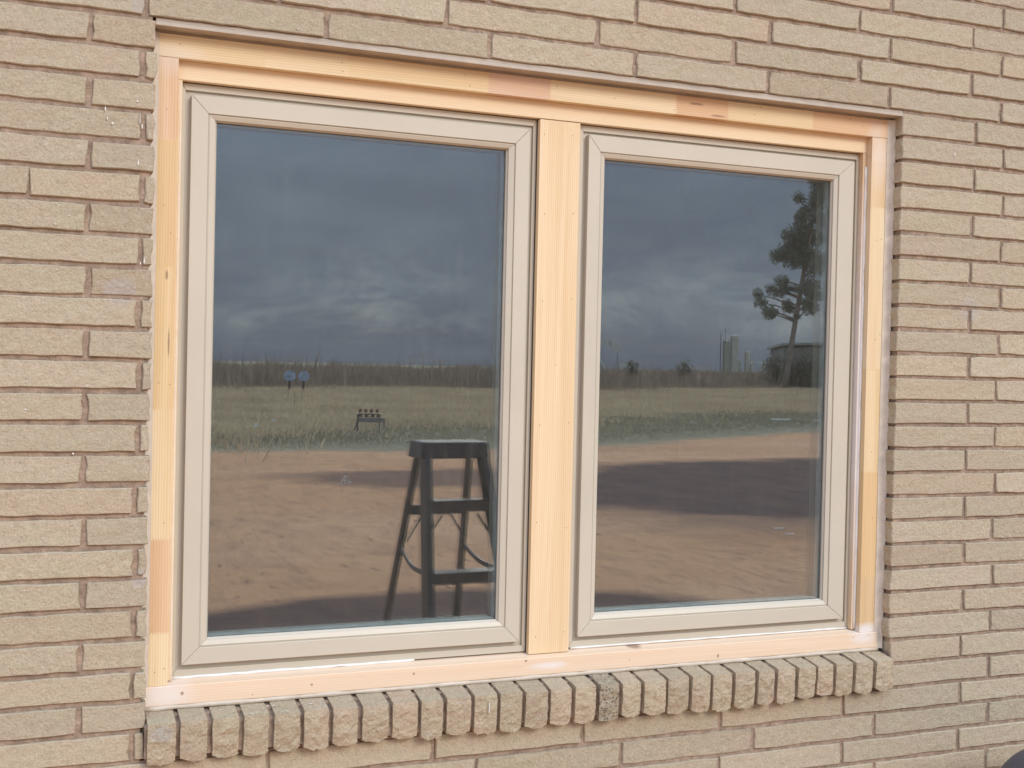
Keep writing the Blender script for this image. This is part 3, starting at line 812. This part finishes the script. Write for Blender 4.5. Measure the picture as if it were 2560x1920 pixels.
def blades(name, mat, n, xfun, h0, h1, wd, lean=0.35, label=None, cat='grass', edgef=None):
    """n single blades; xfun(rng, n) -> x, y positions"""
    x, y = xfun(n)
    n = len(x)
    h = rng.uniform(h0, h1, n) * (0.75 + 0.5 * rng.random(n))
    if edgef is not None: h = h * edgef(x, y)
    a = rng.uniform(0, 2 * np.pi, n); ww = wd * rng.uniform(0.6, 1.4, n)
    dx, dy = np.cos(a) * ww / 2, np.sin(a) * ww / 2
    lx, ly = rng.normal(0, lean, n) * h, rng.normal(0, lean, n) * h
    v = np.zeros((n, 4, 3), np.float32)
    v[:, 0] = np.stack([x - dx, y - dy, np.full(n, -0.02)], 1)
    v[:, 1] = np.stack([x + dx, y + dy, np.full(n, -0.02)], 1)
    v[:, 2] = np.stack([x + dx * .6 + lx * .45, y + dy * .6 + ly * .45, h * .6], 1)
    v[:, 3] = np.stack([x + lx, y + ly, h], 1)
    me = bpy.data.meshes.new(name)
    me.vertices.add(n * 4); me.vertices.foreach_set('co', v.ravel())
    f = np.arange(n * 4, dtype=np.int32).reshape(n, 4)[:, [0, 1, 2, 3]]
    me.loops.add(n * 4); me.loops.foreach_set('vertex_index', f.ravel())
    me.polygons.add(n); me.polygons.foreach_set('loop_start', np.arange(0, n * 4, 4, dtype=np.int32)); me.polygons.foreach_set('loop_total', np.full(n, 4, np.int32))
    me.update(); me.validate()
    me.materials.append(mat)
    o = bpy.data.objects.new(name, me); col.objects.link(o)
    return tag(o, label, cat, None, 'stuff')


def wob(x, amp, seed):
    r = np.random.default_rng(seed); o = np.zeros_like(x)
    for k in range(7):
        o = o + np.sin(x * (0.25 * 1.7 ** k) + r.uniform(0, 6.28)) * amp / (1.35 ** k)
    return o


def yb(x): return -18.4 - np.maximum(0, x - 9.5) * 0.60


def yg(x): return np.interp(x, [-5, 3, 9, 12, 16, 26, 36, 60], [-21, -23, -26.5, -28, -31, -39, -45, -60])


def yw(x): return np.interp(x, [-5, 9, 23, 30, 47, 90, 140], [-60, -63, -70, -66, -80, -110, -150])


def wedge(y, x): return (x > -0.02 * np.abs(y) - 2) & (x < 1.0 * np.abs(y) + 6)


def samp(ylo, yhi, n, pw=1.0):
    def f(_):
        d = rng.random(n) ** pw
        x = rng.uniform(-6, 70, n)
        Ya, Yb = ylo(x), yhi(x)
        y = Ya + (Yb - Ya) * d
        k = wedge(y, x)
        return x[k], y[k]
    return f


M_green = blade_mat('green_weeds', (0.29, 0.265, 0.17), (0.46, 0.39, 0.26), (0.22, 0.205, 0.14))
M_tan = blade_mat('tan_grass', (0.66, 0.51, 0.33), (0.84, 0.69, 0.45), (0.48, 0.365, 0.26))
M_brown = blade_mat('brown_weeds', (0.28, 0.21, 0.165), (0.48, 0.38, 0.285), (0.22, 0.165, 0.14))
blades('short_grass', M_green, 230000, samp(lambda x: yb(x) + wob(x, .25, 1) + rng.normal(0, 0.3, len(x)), lambda x: yg(x) - 2.5 + wob(x, 1.3, 2) + rng.normal(0, 1.8, len(x)), 230000), 0.02, 0.06, 0.014, 0.7, 'short green grass along the edge of the bare yard', edgef=lambda x, y: np.clip((yb(x) - y) / 3.0, 0.15, 1.0))
blades('dry_grass', M_tan, 260000, samp(lambda x: yg(x) + 0.6 + wob(x, 1.1, 3) + rng.normal(0, 1.5, len(x)), lambda x: yw(x) - 4 + wob(x, 2.0, 4) + rng.normal(0, 3, len(x)), 300000, 1.1), 0.07, 0.22, 0.028, 0.4, 'pale dry grass between the green verge and the tall weeds')


def weedpos(n_):
    x = rng.uniform(-8, 190, 260000); d = rng.random(260000) ** 1.3 * 70
    y = yw(x) + wob(x, 2.2, 5) - d + rng.normal(0, 3.0, 260000)
    k = wedge(y, x)
    return x[k], y[k]


blades('tall_weeds', M_brown, 260000, weedpos, 0.70, 1.46, 0.04, 0.16, 'band of tall brown weeds along the skyline', 'weeds', edgef=lambda x, y: np.clip((yw(x) - y) / 9.0 + 0.35, 0.25, 1.0) * (0.86 + 0.22 * np.sin(x * 0.33) * np.sin(x * 0.87 + y * .2) + 0.12 * np.sin(x * 2.1 + y)))


def strag(n_):
    x = rng.uniform(-4, 110, 3000); y = yw(x) - rng.uniform(0, 40, 3000)
    k = wedge(y, x)
    return x[k], y[k]


blades('weed_stalks', M_brown, 3000, strag, 1.3, 2.1, 0.05, 0.10, 'thin stalks rising out of the tall brown weeds', 'weeds')

# straight reeds in front of the round plates
M_dark = plain('dark_wood', (0.035, 0.03, 0.03), 0.8)
M_stake = plain('grey_stake', (0.12, 0.11, 0.085), 0.8)

# ------------------------------------------------------------------ stepladder (fibreglass, navy)
M_lad = plain('navy_fibreglass', (0.034, 0.034, 0.046), 0.38, 0.2, 20)
M_alu = plain('dull_aluminium', (0.10, 0.10, 0.12), 0.45, 0.1, 30, metal=0.6)
lad = tag(empty('stepladder', (1.60, -2.92, 0)), 'dark navy stepladder standing open in the yard, mirrored in the left window', 'stepladder')
e_ = Vector((0.326, -0.945, 0)); r_ = Vector((0.945, 0.326, 0)); up = Vector((0, 0, 1))
ax_ = (-0.925 * e_ + 0.38 * r_).normalized(); w_ = (0.925 * r_ + 0.38 * e_).normalized()
c0 = Vector((1.60, -2.92, 0))


def beam(mb, a, b_, ww, dd, wdir, ddir):
    a, b_ = Vector(a), Vector(b_)
    q = lambda p: [p - wdir * ww / 2 - ddir * dd / 2, p + wdir * ww / 2 - ddir * dd / 2, p + wdir * ww / 2 + ddir * dd / 2, p - wdir * ww / 2 + ddir * dd / 2]
    mb.hexa([tuple(v) for v in q(a)], [tuple(v) for v in q(b_)])


def railpt(side, front, z):
    t = 1 - z / 1.17
    half = (0.148 + 0.088 * t) if front else (0.125 + 0.075 * t)
    return c0 + w_ * side * half + ax_ * ((0.055 + 0.345 * t) if front else -(0.055 + 0.345 * t)) + up * z


for sd in (-1, 1):
    mb = MB()                                   # front rail: a channel of web and two flanges
    a, b2 = railpt(sd, True, 0.02), railpt(sd, True, 1.16)
    beam(mb, a, b2, 0.006, 0.075, w_, ax_)
    for s2 in (-1, 1):
        beam(mb, a - w_ * sd * 0.014 + ax_ * s2 * 0.0375, b2 - w_ * sd * 0.014 + ax_ * s2 * 0.0375, 0.030, 0.005, w_, ax_)
    mb.build('front_rail', M_lad, lad)
    mb = MB(); a, b2 = railpt(sd, False, 0.02), railpt(sd, False, 1.15)
    beam(mb, a, b2, 0.026, 0.030, w_, ax_); mb.build('rear_rail', M_lad, lad)
    for fr_, nm in ((True, 1), (False, 0)):
        mb = MB(); a = railpt(sd, fr_, 0.0); beam(mb, a, a + up * 0.05, 0.045, 0.08 if fr_ else 0.045, w_, ax_)
        mb.build('foot', M_dark, lad)
    mb = MB()                                   # spreader, sagging
    p0, p1 = railpt(sd, True, 0.69), railpt(sd, False, 0.69)
    pts = [p0.lerp(p1, t) - up * (0.035 * math.sin(math.pi * t)) + up * 0.06 * (t - 0.5) for t in [k / 8 for k in range(9)]]
    for k in range(8): beam(mb, pts[k], pts[k + 1], 0.006, 0.022, w_, up)
    mb.build('spreader', M_alu, lad)
for z in (0.355, 0.655, 0.955):
    a, b2 = railpt(-1, True, z), railpt(1, True, z)
    mb = MB(); beam(mb, a + w_ * 0.004, b2 - w_ * 0.004, 0.085, 0.006, ax_, up)
    beam(mb, a + w_ * 0.004 + ax_ * 0.040 - up * 0.022, b2 - w_ * 0.004 + ax_ * 0.040 - up * 0.022, 0.005, 0.050, ax_, up)
    mb.build('step', M_lad, lad)
for z in (0.33, 0.885):
    a, b2 = railpt(-1, False, z), railpt(1, False, z)
    mb = MB(); beam(mb, a, b2, 0.012, 0.045, ax_, up)
    mb.build('rear_brace', M_lad, lad)
    for s2, (p, q) in ((1, (a, b2)), (-1, (b2, a))):
        mb = MB(); beam(mb, p - up * 0.14, p + (q - p).normalized() * 0.075 - up * 0.02, 0.006, 0.014, ax_, up); mb.build('gusset', M_alu, lad)
for s2 in (-1, 1):
    p = railpt(s2, True, 0.915 - 0.02)
    mb = MB(); beam(mb, p - up * 0.12, p - w_ * s2 * 0.085, 0.006, 0.016, ax_, up); mb.build('gusset', M_alu, lad)
mb = MB()
qa = [c0 - w_ * .170 - ax_ * .085 + up * 1.135, c0 + w_ * .170 - ax_ * .085 + up * 1.135, c0 + w_ * .170 + ax_ * .085 + up * 1.135, c0 - w_ * .170 + ax_ * .085 + up * 1.135]
qb = [c0 - w_ * .160 - ax_ * .075 + up * 1.210, c0 + w_ * .160 - ax_ * .075 + up * 1.210, c0 + w_ * .160 + ax_ * .075 + up * 1.210, c0 - w_ * .160 + ax_ * .075 + up * 1.210]
mb.hexa([tuple(v) for v in qa], [tuple(v) for v in qb]); mb.build('cap', M_lad, lad, bevel=0.008)

# ------------------------------------------------------------------ dark bin beside the wall
M_bin = plain('navy_plastic', (0.052, 0.050, 0.068), 0.5, 0.15, 12, 0.001, 80)
bn_ = tag(empty('waste_bin', (1.815, -0.41, 0)), 'dark navy plastic bin with a rounded lid at the lower right corner', 'bin')


def lathe(prof, cx_, cy_, n=40):
    mb = MB(); vs_, fs = [], []
    for (rr, z) in prof:
        for k in range(n): vs_.append((cx_ + rr * math.cos(2 * math.pi * k / n), cy_ + rr * math.sin(2 * math.pi * k / n), z))
    for i in range(len(prof) - 1):
        for k in range(n): fs.append((i * n + k, i * n + (k + 1) % n, (i + 1) * n + (k + 1) % n, (i + 1) * n + k))
    fs.append(tuple(range(n - 1, -1, -1))); fs.append(tuple((len(prof) - 1) * n + k for k in range(n)))
    mb.add(vs_, fs); return mb


lathe([(0.20, 0.0), (0.205, 0.02), (0.250, 0.68), (0.252, 0.71)], 1.815, -0.41).build('body', M_bin, bn_, smooth=True)
prof = [(0.270, 0.698), (0.274, 0.713), (0.275, 0.728)] + [(0.180 + 0.095 * math.cos(t), 0.733 + 0.080 * math.sin(t)) for t in [math.pi / 2 * k / 8 for k in range(9)]] + [(0.09, 0.822), (0.01, 0.826)]
lathe(prof, 1.815, -0.41).build('lid', M_bin, bn_, smooth=True)

# ------------------------------------------------------------------ things in the field
M_disc = plain('pale_blue_enamel', (0.33, 0.40, 0.52), 0.5, 0.35, 5)
M_rust = plain('rusty_red_paint', (0.16, 0.075, 0.06), 0.8, 0.3, 20)
M_iron = plain('dull_iron', (0.10, 0.08, 0.07), 0.8)
M_conc = plain('weathered_steel_grey', (0.22, 0.20, 0.19), 0.8)


def disc_target(x, y, rad, label):
    t = tag(empty('round_target', (x, y, 0)), label, 'target', 'round blue plates on short posts')
    d = Vector((-x * .45, -y, 0)).normalized(); u = Vector((-d.y, d.x, 0))
    mb = MB(); n = 20; c = Vector((x, y, 0.80))
    mb.add([tuple(c + d * .03 + u * rad * math.cos(2 * math.pi * k / n) + up * rad * .92 * math.sin(2 * math.pi * k / n)) for k in range(n)] +
           [tuple(c - d * .03 + u * rad * math.cos(2 * math.pi * k / n) + up * rad * .92 * math.sin(2 * math.pi * k / n)) for k in range(n)],
           [tuple(range(n)), tuple(range(2 * n - 1, n - 1, -1))] + [(k, n + k, n + (k + 1) % n, (k + 1) % n) for k in range(n)])
    mb.build('plate', M_disc, t)
    mb = MB(); beam(mb, (x, y, 0), (x, y, 0.55), 0.09, 0.09, u, d); mb.build('post', M_dark, t)


disc_target(12.65, -60.6, 0.33, 'left of two round pale blue plates on short dark posts before the weeds')
disc_target(13.35, -60.4, 0.30, 'right and smaller of two round pale blue plates on short dark posts')
for k, (x, y, h, lab) in enumerate([(8.70, -41.5, 1.05, 'thin stake in the dry grass just left of the other two'), (7.65, -35.3, 0.62, 'shortest of three thin stakes in the dry grass'),
                               (9.25, -41.7, 1.0, 'thin stake in the dry grass right of the blue plates')]):
    mb = MB(); mb.tube([(x, y, 0), (x + .01, y, h)], 0.009, 6)
    tag(mb.build('stake', M_stake), lab, 'stake', 'thin stakes in the dry grass')

rk = tag(empty('target_rack', (7.0, -23.83, 0)), 'low rusty rack with four small round plates in a row at the field edge', 'target rack')
px2 = 0.00893
vx = Vector((0.927, 0.375, 0)); o0 = Vector((6.68, -23.9, 0))
vy = Vector((-0.375, 0.927, 0))


def rp(px, py): return o0 + vx * (px - 893) * px2 + up * (1085 - py) * px2


mb = MB(); beam(mb, rp(895, 1053), rp(962, 1053), 0.05, 0.10, vy, up); mb.build('crossbar', M_conc, rk)
mb = MB(); beam(mb, rp(895, 1085), rp(895, 1039), 0.035, 0.03, vx, vy); mb.build('leg', M_iron, rk)
mb = MB(); beam(mb, rp(889, 1085) + vy * .25, rp(897, 1046), 0.03, 0.03, vx, vy); mb.build('leg', M_iron, rk)
mb = MB(); beam(mb, rp(961, 1085), rp(961, 1048), 0.03, 0.03, vx, vy); mb.build('leg', M_conc, rk)
mb = MB(); beam(mb, rp(952, 1085) + vy * .25, rp(950, 1046), 0.03, 0.03, vx, vy); mb.build('leg', M_iron, rk)
mb = MB(); beam(mb, rp(896, 1038), rp(950, 1038), 0.02, 0.02, vy, up); mb.build('hanger_bar', M_iron, rk)
for k in range(4):
    x = 901 + 14 * k; mb = MB(); c = rp(x, 1030); n = 12
    mb.add([tuple(c + vy * .01 + vx * .036 * math.cos(2 * math.pi * q / n) + up * .045 * math.sin(2 * math.pi * q / n)) for q in range(n)] +
           [tuple(c - vy * .01 + vx * .036 * math.cos(2 * math.pi * q / n) + up * .045 * math.sin(2 * math.pi * q / n)) for q in range(n)],
           [tuple(range(n)), tuple(range(2 * n - 1, n - 1, -1))] + [(q, n + q, n + (q + 1) % n, (q + 1) % n) for q in range(n)])
    mb.build('round_plate', M_rust, rk)
    mb = MB(); beam(mb, rp(x + 1 + k, 1046), rp(x + 1 + k, 1038), 0.085, 0.03, vx, vy); mb.build('block', M_iron, rk)

# debris
M_scrap = plain('white_scrap', (0.75, 0.74, 0.72), 0.6)
mb = MB()
c = Vector((3.61, -12.72, 0))
for a, b2 in [((-.07, 0, .0), (-.01, .02, .12)), ((-.01, .02, .12), (.08, 0, .03)), ((.08, 0, .03), (-.07, 0, .0)), ((-.04, .01, .05), (.03, .02, .06)), ((-.01, .02, .12), (.0, -.03, .02)), ((.03, .0, .05), (.05, .05, .0))]:
    mb.tube([c + Vector(a), c + (Vector(a) + Vector(b2)) / 2 + Vector((.004, .006, .008)), c + Vector(b2)], 0.005, 5)
tag(mb.build('wire_scrap', M_scrap), 'crumpled white wire scrap lying on the bare dirt', 'scrap')
rf = random.Random(9)
for (x, y, ln, lab, nm, mt_) in [(20.59, -27.82, .55, 'pale plank lying in the green verge', 'plank', M_scrap), (21.6, -27.3, .35, 'shorter pale plank lying in the green verge farther right', 'plank', M_scrap),
                            (6.75, -7.80, .10, 'pale splinter of wood lying on dark earth', 'wood_splinter', M_scrap), (6.62, -7.43, .08, 'smaller pale splinter of wood nearer to the house', 'wood_splinter', M_scrap), (5.2, -25.88, .10, 'white litter in the grass left of the rusty rack', 'litter', M_scrap), (4.44, -23.83, .09, 'white litter at the left edge of the green verge', 'litter', M_scrap)]:
    mb = MB(); hh = 0.05 if ln > .3 else .01 if nm == 'wood_splinter' else .05
    z_ = 0.16 if y < -20 else 0.004
    a = Vector((x - ln / 2, y - ln * .1, z_)); b2 = Vector((x + ln / 2, y + ln * .2, z_ + .01))
    beam(mb, a, b2, 0.03 if ln > .3 else .012, hh, Vector((0, 1, 0)), up); tag(mb.build(nm, mt_), lab, nm.replace('_', ' '))

# ------------------------------------------------------------------ pine tree
M_bark = plain('pine_bark', (0.22, 0.18, 0.15), 0.9, 0.3, 3)
M_needle = blade_mat('pine_needles', (0.17, 0.19, 0.155), (0.30, 0.31, 0.24), (0.18, 0.19, 0.16))
TK = 1.7
TB = Vector((-0.17 + 38.07 * TK, 2.19 - 54.69 * TK, 0))


def trunk_at(z): return TB + Vector((0.885, 0.36, 0)) * (0.135 * z + 0.0008 * z * z) + up * z


def make_pine(name, base_fn, top, clumps, label, mat_n, seed, fr=0.62):
    t = tag(empty(name, tuple(base_fn(0))), label, 'tree')
    mb = MB(); zs = [top * k / 12 for k in range(13)]
    mb.tube([base_fn(z) for z in zs], [0.25 * (1 - 0.72 * z / top) + 0.03 for z in zs], 9)
    mb.build('trunk', M_bark, t, smooth=True)
    r = random.Random(seed); q = MB()
    V, Fc = [], []
    for (dx, dz, rad) in clumps:                 # dx sideways, dz height, rad
        dy = r.uniform(-0.8, 0.8) * (0.5 + 0.6 * abs(dx))
        z = dz; base = base_fn(max(6.2, min(top, z - 0.35 * abs(dx) - 0.2)))
        c = base_fn(0) + Vector((0.885, 0.36, 0)) * dx + Vector((-0.36, 0.885, 0)) * dy + up * z
        mid_ = base.lerp(c, 0.55) + up * 0.12
        q.tube([base, mid_, c], [0.085, 0.055, 0.02], 5)
        n = int(400 * (rad / 0.6 / TK) ** 2)
        for _ in range(n):
            d = Vector((r.gauss(0, 1), r.gauss(0, 1), r.gauss(0, 0.72))); d = d.normalized() * rad * (r.random() ** 0.55)
            p = c + d; a = Vector((r.gauss(0, 1), r.gauss(0, 1), r.gauss(0.3, 1))).normalized() * r.uniform(0.14, 0.30)
            s = a.cross(Vector((r.gauss(0, 1), r.gauss(0, 1), r.gauss(0, 1)))).normalized() * r.uniform(0.035, 0.075)
            b0 = len(V); V += [p - a - s * .4, p - s, p + a, p + s]; Fc.append((b0, b0 + 1, b0 + 2, b0 + 3))
    q.build('limb', M_bark, t)
    mb = MB(); mb.v = [tuple(v) for v in V]; mb.f = Fc
    mb.build('crown', mat_n, t)
    return t


def cl(px, py, rp_):                             # clump from its place beside the trunk: sideways metres and height
    return ((px - 1968) * 0.0222 * TK, (935 - py) * 0.0222 * TK + 0.0, rp_ * TK * 1.1)


clumps = [cl(1893, 705, .33), cl(1908, 722, .36), cl(1915, 745, .34), cl(1926, 752, .36), cl(1935, 748, .22), cl(1945, 700, .36), cl(1930, 690, .3), cl(1955, 672, .42), cl(1962, 690, .36),
          cl(1940, 612, .42), cl(1958, 600, .5), cl(1972, 618, .5), cl(1985, 590, .62), cl(1975, 560, .55), cl(2000, 570, .62), cl(2015, 600, .6), cl(2005, 540, .55), cl(1995, 625, .45),
          cl(2000, 515, .45), cl(2015, 495, .42), cl(2025, 520, .5), cl(1990, 468, .36), cl(2030, 465, .45), cl(2040, 480, .5), cl(2045, 560, .65), cl(2040, 610, .6), cl(2030, 640, .5),
          cl(1985, 690, .25), cl(2010, 690, .42), cl(2030, 680, .5), cl(2045, 700, .5), cl(2020, 725, .45), cl(2040, 735, .42), cl(1975, 735, .34), cl(1995, 757, .22), cl(1968, 725, .28),
          cl(2070, 520, .6), cl(2075, 620, .7), cl(2080, 700, .55), cl(2060, 440, .6), cl(2035, 420, .55), cl(2050, 390, .5), cl(2075, 460, .6), cl(2020, 385, .35), cl(2040, 355, .35)]
make_pine('pine_tree', trunk_at, 22.0, clumps, 'tall leaning pine with a bare lower trunk, mirrored in the right window', M_needle, 5)

# bushes and the shed behind them
M_leaf = blade_mat('dark_leaves', (0.20, 0.20, 0.16), (0.32, 0.31, 0.24), (0.20, 0.19, 0.17))


def bush(x, y, rx, rz, n, label, grp, name='bush', mat=None, cz=0.5, leaf=0.16):
    r = random.Random(int(x * 10)); V, Fc = [], []
    for _ in range(n):
        d = Vector((r.gauss(0, 1), r.gauss(0, 1), r.gauss(0, 1))).normalized() * (r.random() ** 0.5)
        k = 1 + 0.3 * noise.noise(d * 2.3 + Vector((x, y, 0)))
        p = Vector((x + d.x * rx * k, y + d.y * rx * k, max(0.05, rz * cz * 2 * (0.5 + 0.5 * d.z * k))))
        a = Vector((r.gauss(0, 1), r.gauss(0, 1), r.gauss(0, 1))).normalized() * leaf; s = a.cross(up).normalized() * leaf * .6
        b0 = len(V); V += [p - a, p - s, p + a, p + s]; Fc.append((b0, b0 + 1, b0 + 2, b0 + 3))
    t = tag(empty(name, (x, y, 0)), label, 'bush', grp)
    mb = MB(); mb.tube([(x, y, 0), (x, y, rz * .6)], 0.1, 6); mb.build('stem', M_bark, t)
    mb = MB(); mb.v = [tuple(v) for v in V]; mb.f = Fc; mb.build('foliage', mat or M_leaf, t)


bush(68.6, -98.0, 1.6, 3.6, 1500, 'leftmost dark bush before the pale-roofed shed', 'dark bushes before the shed')
bush(70.9, -96.2, 1.9, 4.0, 1700, 'second dark bush from the left before the shed', 'dark bushes before the shed')
bush(74.0, -95.0, 2.2, 4.2, 2000, 'third dark bush from the left before the shed', 'dark bushes before the shed')
bush(78.0, -93.0, 2.4, 4.0, 2000, 'rightmost dark bush before the shed', 'dark bushes before the shed')
bush(60.5, -102.0, 1.0, 2.6, 600, 'small thin bush standing out of the tall weeds left of the shed', 'dark bushes before the shed')
bush(53.0, -99.0, .8, 2.5, 420, 'smallest dark bush on the skyline left of the tanks', 'dark bushes before the shed')

M_shed = plain('shed_boards', (0.30, 0.29, 0.26), 0.85, 0.15, 1)
M_roof = plain('pale_sheet_roof', (0.36, 0.36, 0.33), 0.5, 0.1, 1)
sh_ = tag(empty('shed', (76, -99, 0)), 'long low shed with a pale sheet roof behind dark bushes', 'shed')
d1 = Vector((0.93, 0.36, 0)); d2 = Vector((-0.36, 0.93, 0)); s0 = Vector((71.0, -101.5, 0))
mb = MB()
beam(mb, s0 + up * 1.9, s0 + d1 * 16 + up * 1.9, 6.0, 4.4, d2, up); mb.build('wall', M_shed, sh_)
mb = MB()
f0, f1 = s0 - d1 * .3, s0 + d1 * 16.3
mb.hexa([tuple(f0 + d2 * 3.4 + up * 4.25), tuple(f1 + d2 * 3.4 + up * 4.9), tuple(f1 - d2 * 3.4 + up * 4.5), tuple(f0 - d2 * 3.4 + up * 3.9)],
        [tuple(f0 + d2 * 3.4 + up * 4.5), tuple(f1 + d2 * 3.4 + up * 5.15), tuple(f1 - d2 * 3.4 + up * 4.75), tuple(f0 - d2 * 3.4 + up * 4.15)])
mb.build('roof', M_roof, sh_)
mb = MB(); beam(mb, s0 + d1 * 5 + d2 * 3.02, s0 + d1 * 5 + d2 * 3.02 + up * 2.4, 2.4, 0.12, d1, d2); mb.build('door', M_roof, sh_)

# tanks of the oil lease
M_tank = plain('tank_paint', (0.48, 0.46, 0.40), 0.6, 0.1, 1)
M_tank2 = plain('green_grey_tank_paint', (0.30, 0.31, 0.25), 0.6, 0.1, 1)


def tank(x, y, rad, h, mat, label, ladder=True):
    t = tag(empty('storage_tank', (x, y, 0)), label, 'tank', 'upright tanks on the skyline')
    lathe([(rad, 0), (rad, h), (rad * .97, h + .05), (rad * .3, h + rad * .35)], x, y, 24).build('shell', mat, t, smooth=False)
    mb = MB(); mb.tube([(x + rad * .7, y + rad * .7, h), (x + rad * .7, y + rad * .7, h + .9)], .06, 6); mb.build('vent_pipe', mat, t)
    mb = MB()
    for s in (-.25, .25): mb.tube([(x - rad * .9 + s, y + rad * .55, 0), (x - rad * .9 + s, y + rad * .55, h + .6)], .05, 5)
    mb.build('ladder', M_dark, t)


tank(188.83, -299.0, 0.95, 10.3, M_tank2, 'shorter dull green tank touching the tallest tank')
tank(191.1, -298.2, 1.25, 11.9, M_tank, 'tallest pale upright tank on the skyline')
tank(194.8, -296.8, 0.85, 7.2, M_tank, 'small lone upright tank right of the tallest one')
mb = MB(); mb.tube([(187.4, -299.6, 0), (187.4, -299.6, 12.6)], .10, 6)
tag(mb.build('mast', M_dark), 'thin dark mast beside the dull green tank', 'mast')
mb = MB(); mb.tube([(189.5, -300.6, 0), (189.5, -300.6, 14.2)], .07, 6)
tag(mb.build('mast', M_stake), 'taller thin grey mast behind the tanks', 'mast')
for k, (dx, h, lab) in enumerate([(-0.6, 4.6, 'low pale equipment box at the foot of the tallest tank'), (3.0, 4.0, 'low pale equipment box right of the small lone tank'), (6.2, 4.1, 'farthest right low pale equipment box near the tanks')]):
    mb = MB(); x = 193.0 + dx
    mb.box(x - .5, x + .5, -298 + dx * .4, -297 + dx * .4, 0, h); mb.prism([(x - .6, h), (x + .6, h), (x, h + .3)], -298.1 + dx * .4, -296.9 + dx * .4)
    tag(mb.build('equipment_box', M_tank), lab, 'box', 'pale boxes near the tanks')

# pumpjack
pj = tag(empty('pumpjack', (128.5, -269, 0)), 'pale pumpjack on the skyline, only its horsehead beam showing past the post', 'pumpjack')
u1 = Vector((0.927, 0.375, 0)); u2 = Vector((-0.375, 0.927, 0)); pc = Vector((129.2, -268.9, 0))
M_pj = plain('pumpjack_paint', (0.50, 0.50, 0.46), 0.6)


def pp(a, z): return pc + u1 * a + up * z


mb = MB(); beam(mb, pp(-4.0, 10.2), pp(6.4, 7.75), 0.6, 1.15, u2, up); mb.build('walking_beam', M_pj, pj)
mb = MB()
hq = [pp(5.8, 8.7), pp(7.4, 8.1), pp(8.5, 7.1), pp(8.7, 5.6), pp(7.3, 5.6), pp(6.8, 6.6), pp(5.8, 7.1)]
n = len(hq); mb.add([tuple(p - u2 * .3) for p in hq] + [tuple(p + u2 * .3) for p in hq], [tuple(range(n)), tuple(range(2 * n - 1, n - 1, -1))] + [(i, n + i, n + (i + 1) % n, (i + 1) % n) for i in range(n)])
mb.build('horsehead', M_pj, pj)
for s in (-1, 1):
    for a in (-2.0, 5.6):
        mb = MB(); mb.tube([pp(a, 0) + u2 * s * 1.4, pp(1.2, 8.7)], .22, 6); mb.build('post', M_pj, pj)
mb = MB(); beam(mb, pp(-5, 0.6), pp(9.5, 0.6), 2.0, 0.5, u2, up); mb.build('skid', M_dark, pj)
mb = MB(); beam(mb, pp(8.6, 0.8), pp(10.6, 0.8), 1.0, 4.4, u2, up); mb.build('gearbox', M_pj, pj)
mb = MB(); mb.tube([pp(-3.6, 10), pp(-3.2, 3.2)], .12, 6); mb.build('pitman_arm', M_pj, pj)
mb = MB(); mb.tube([pp(8.0, 6.2), pp(8.0, 0)], .05, 6); mb.build('polished_rod', M_dark, pj)
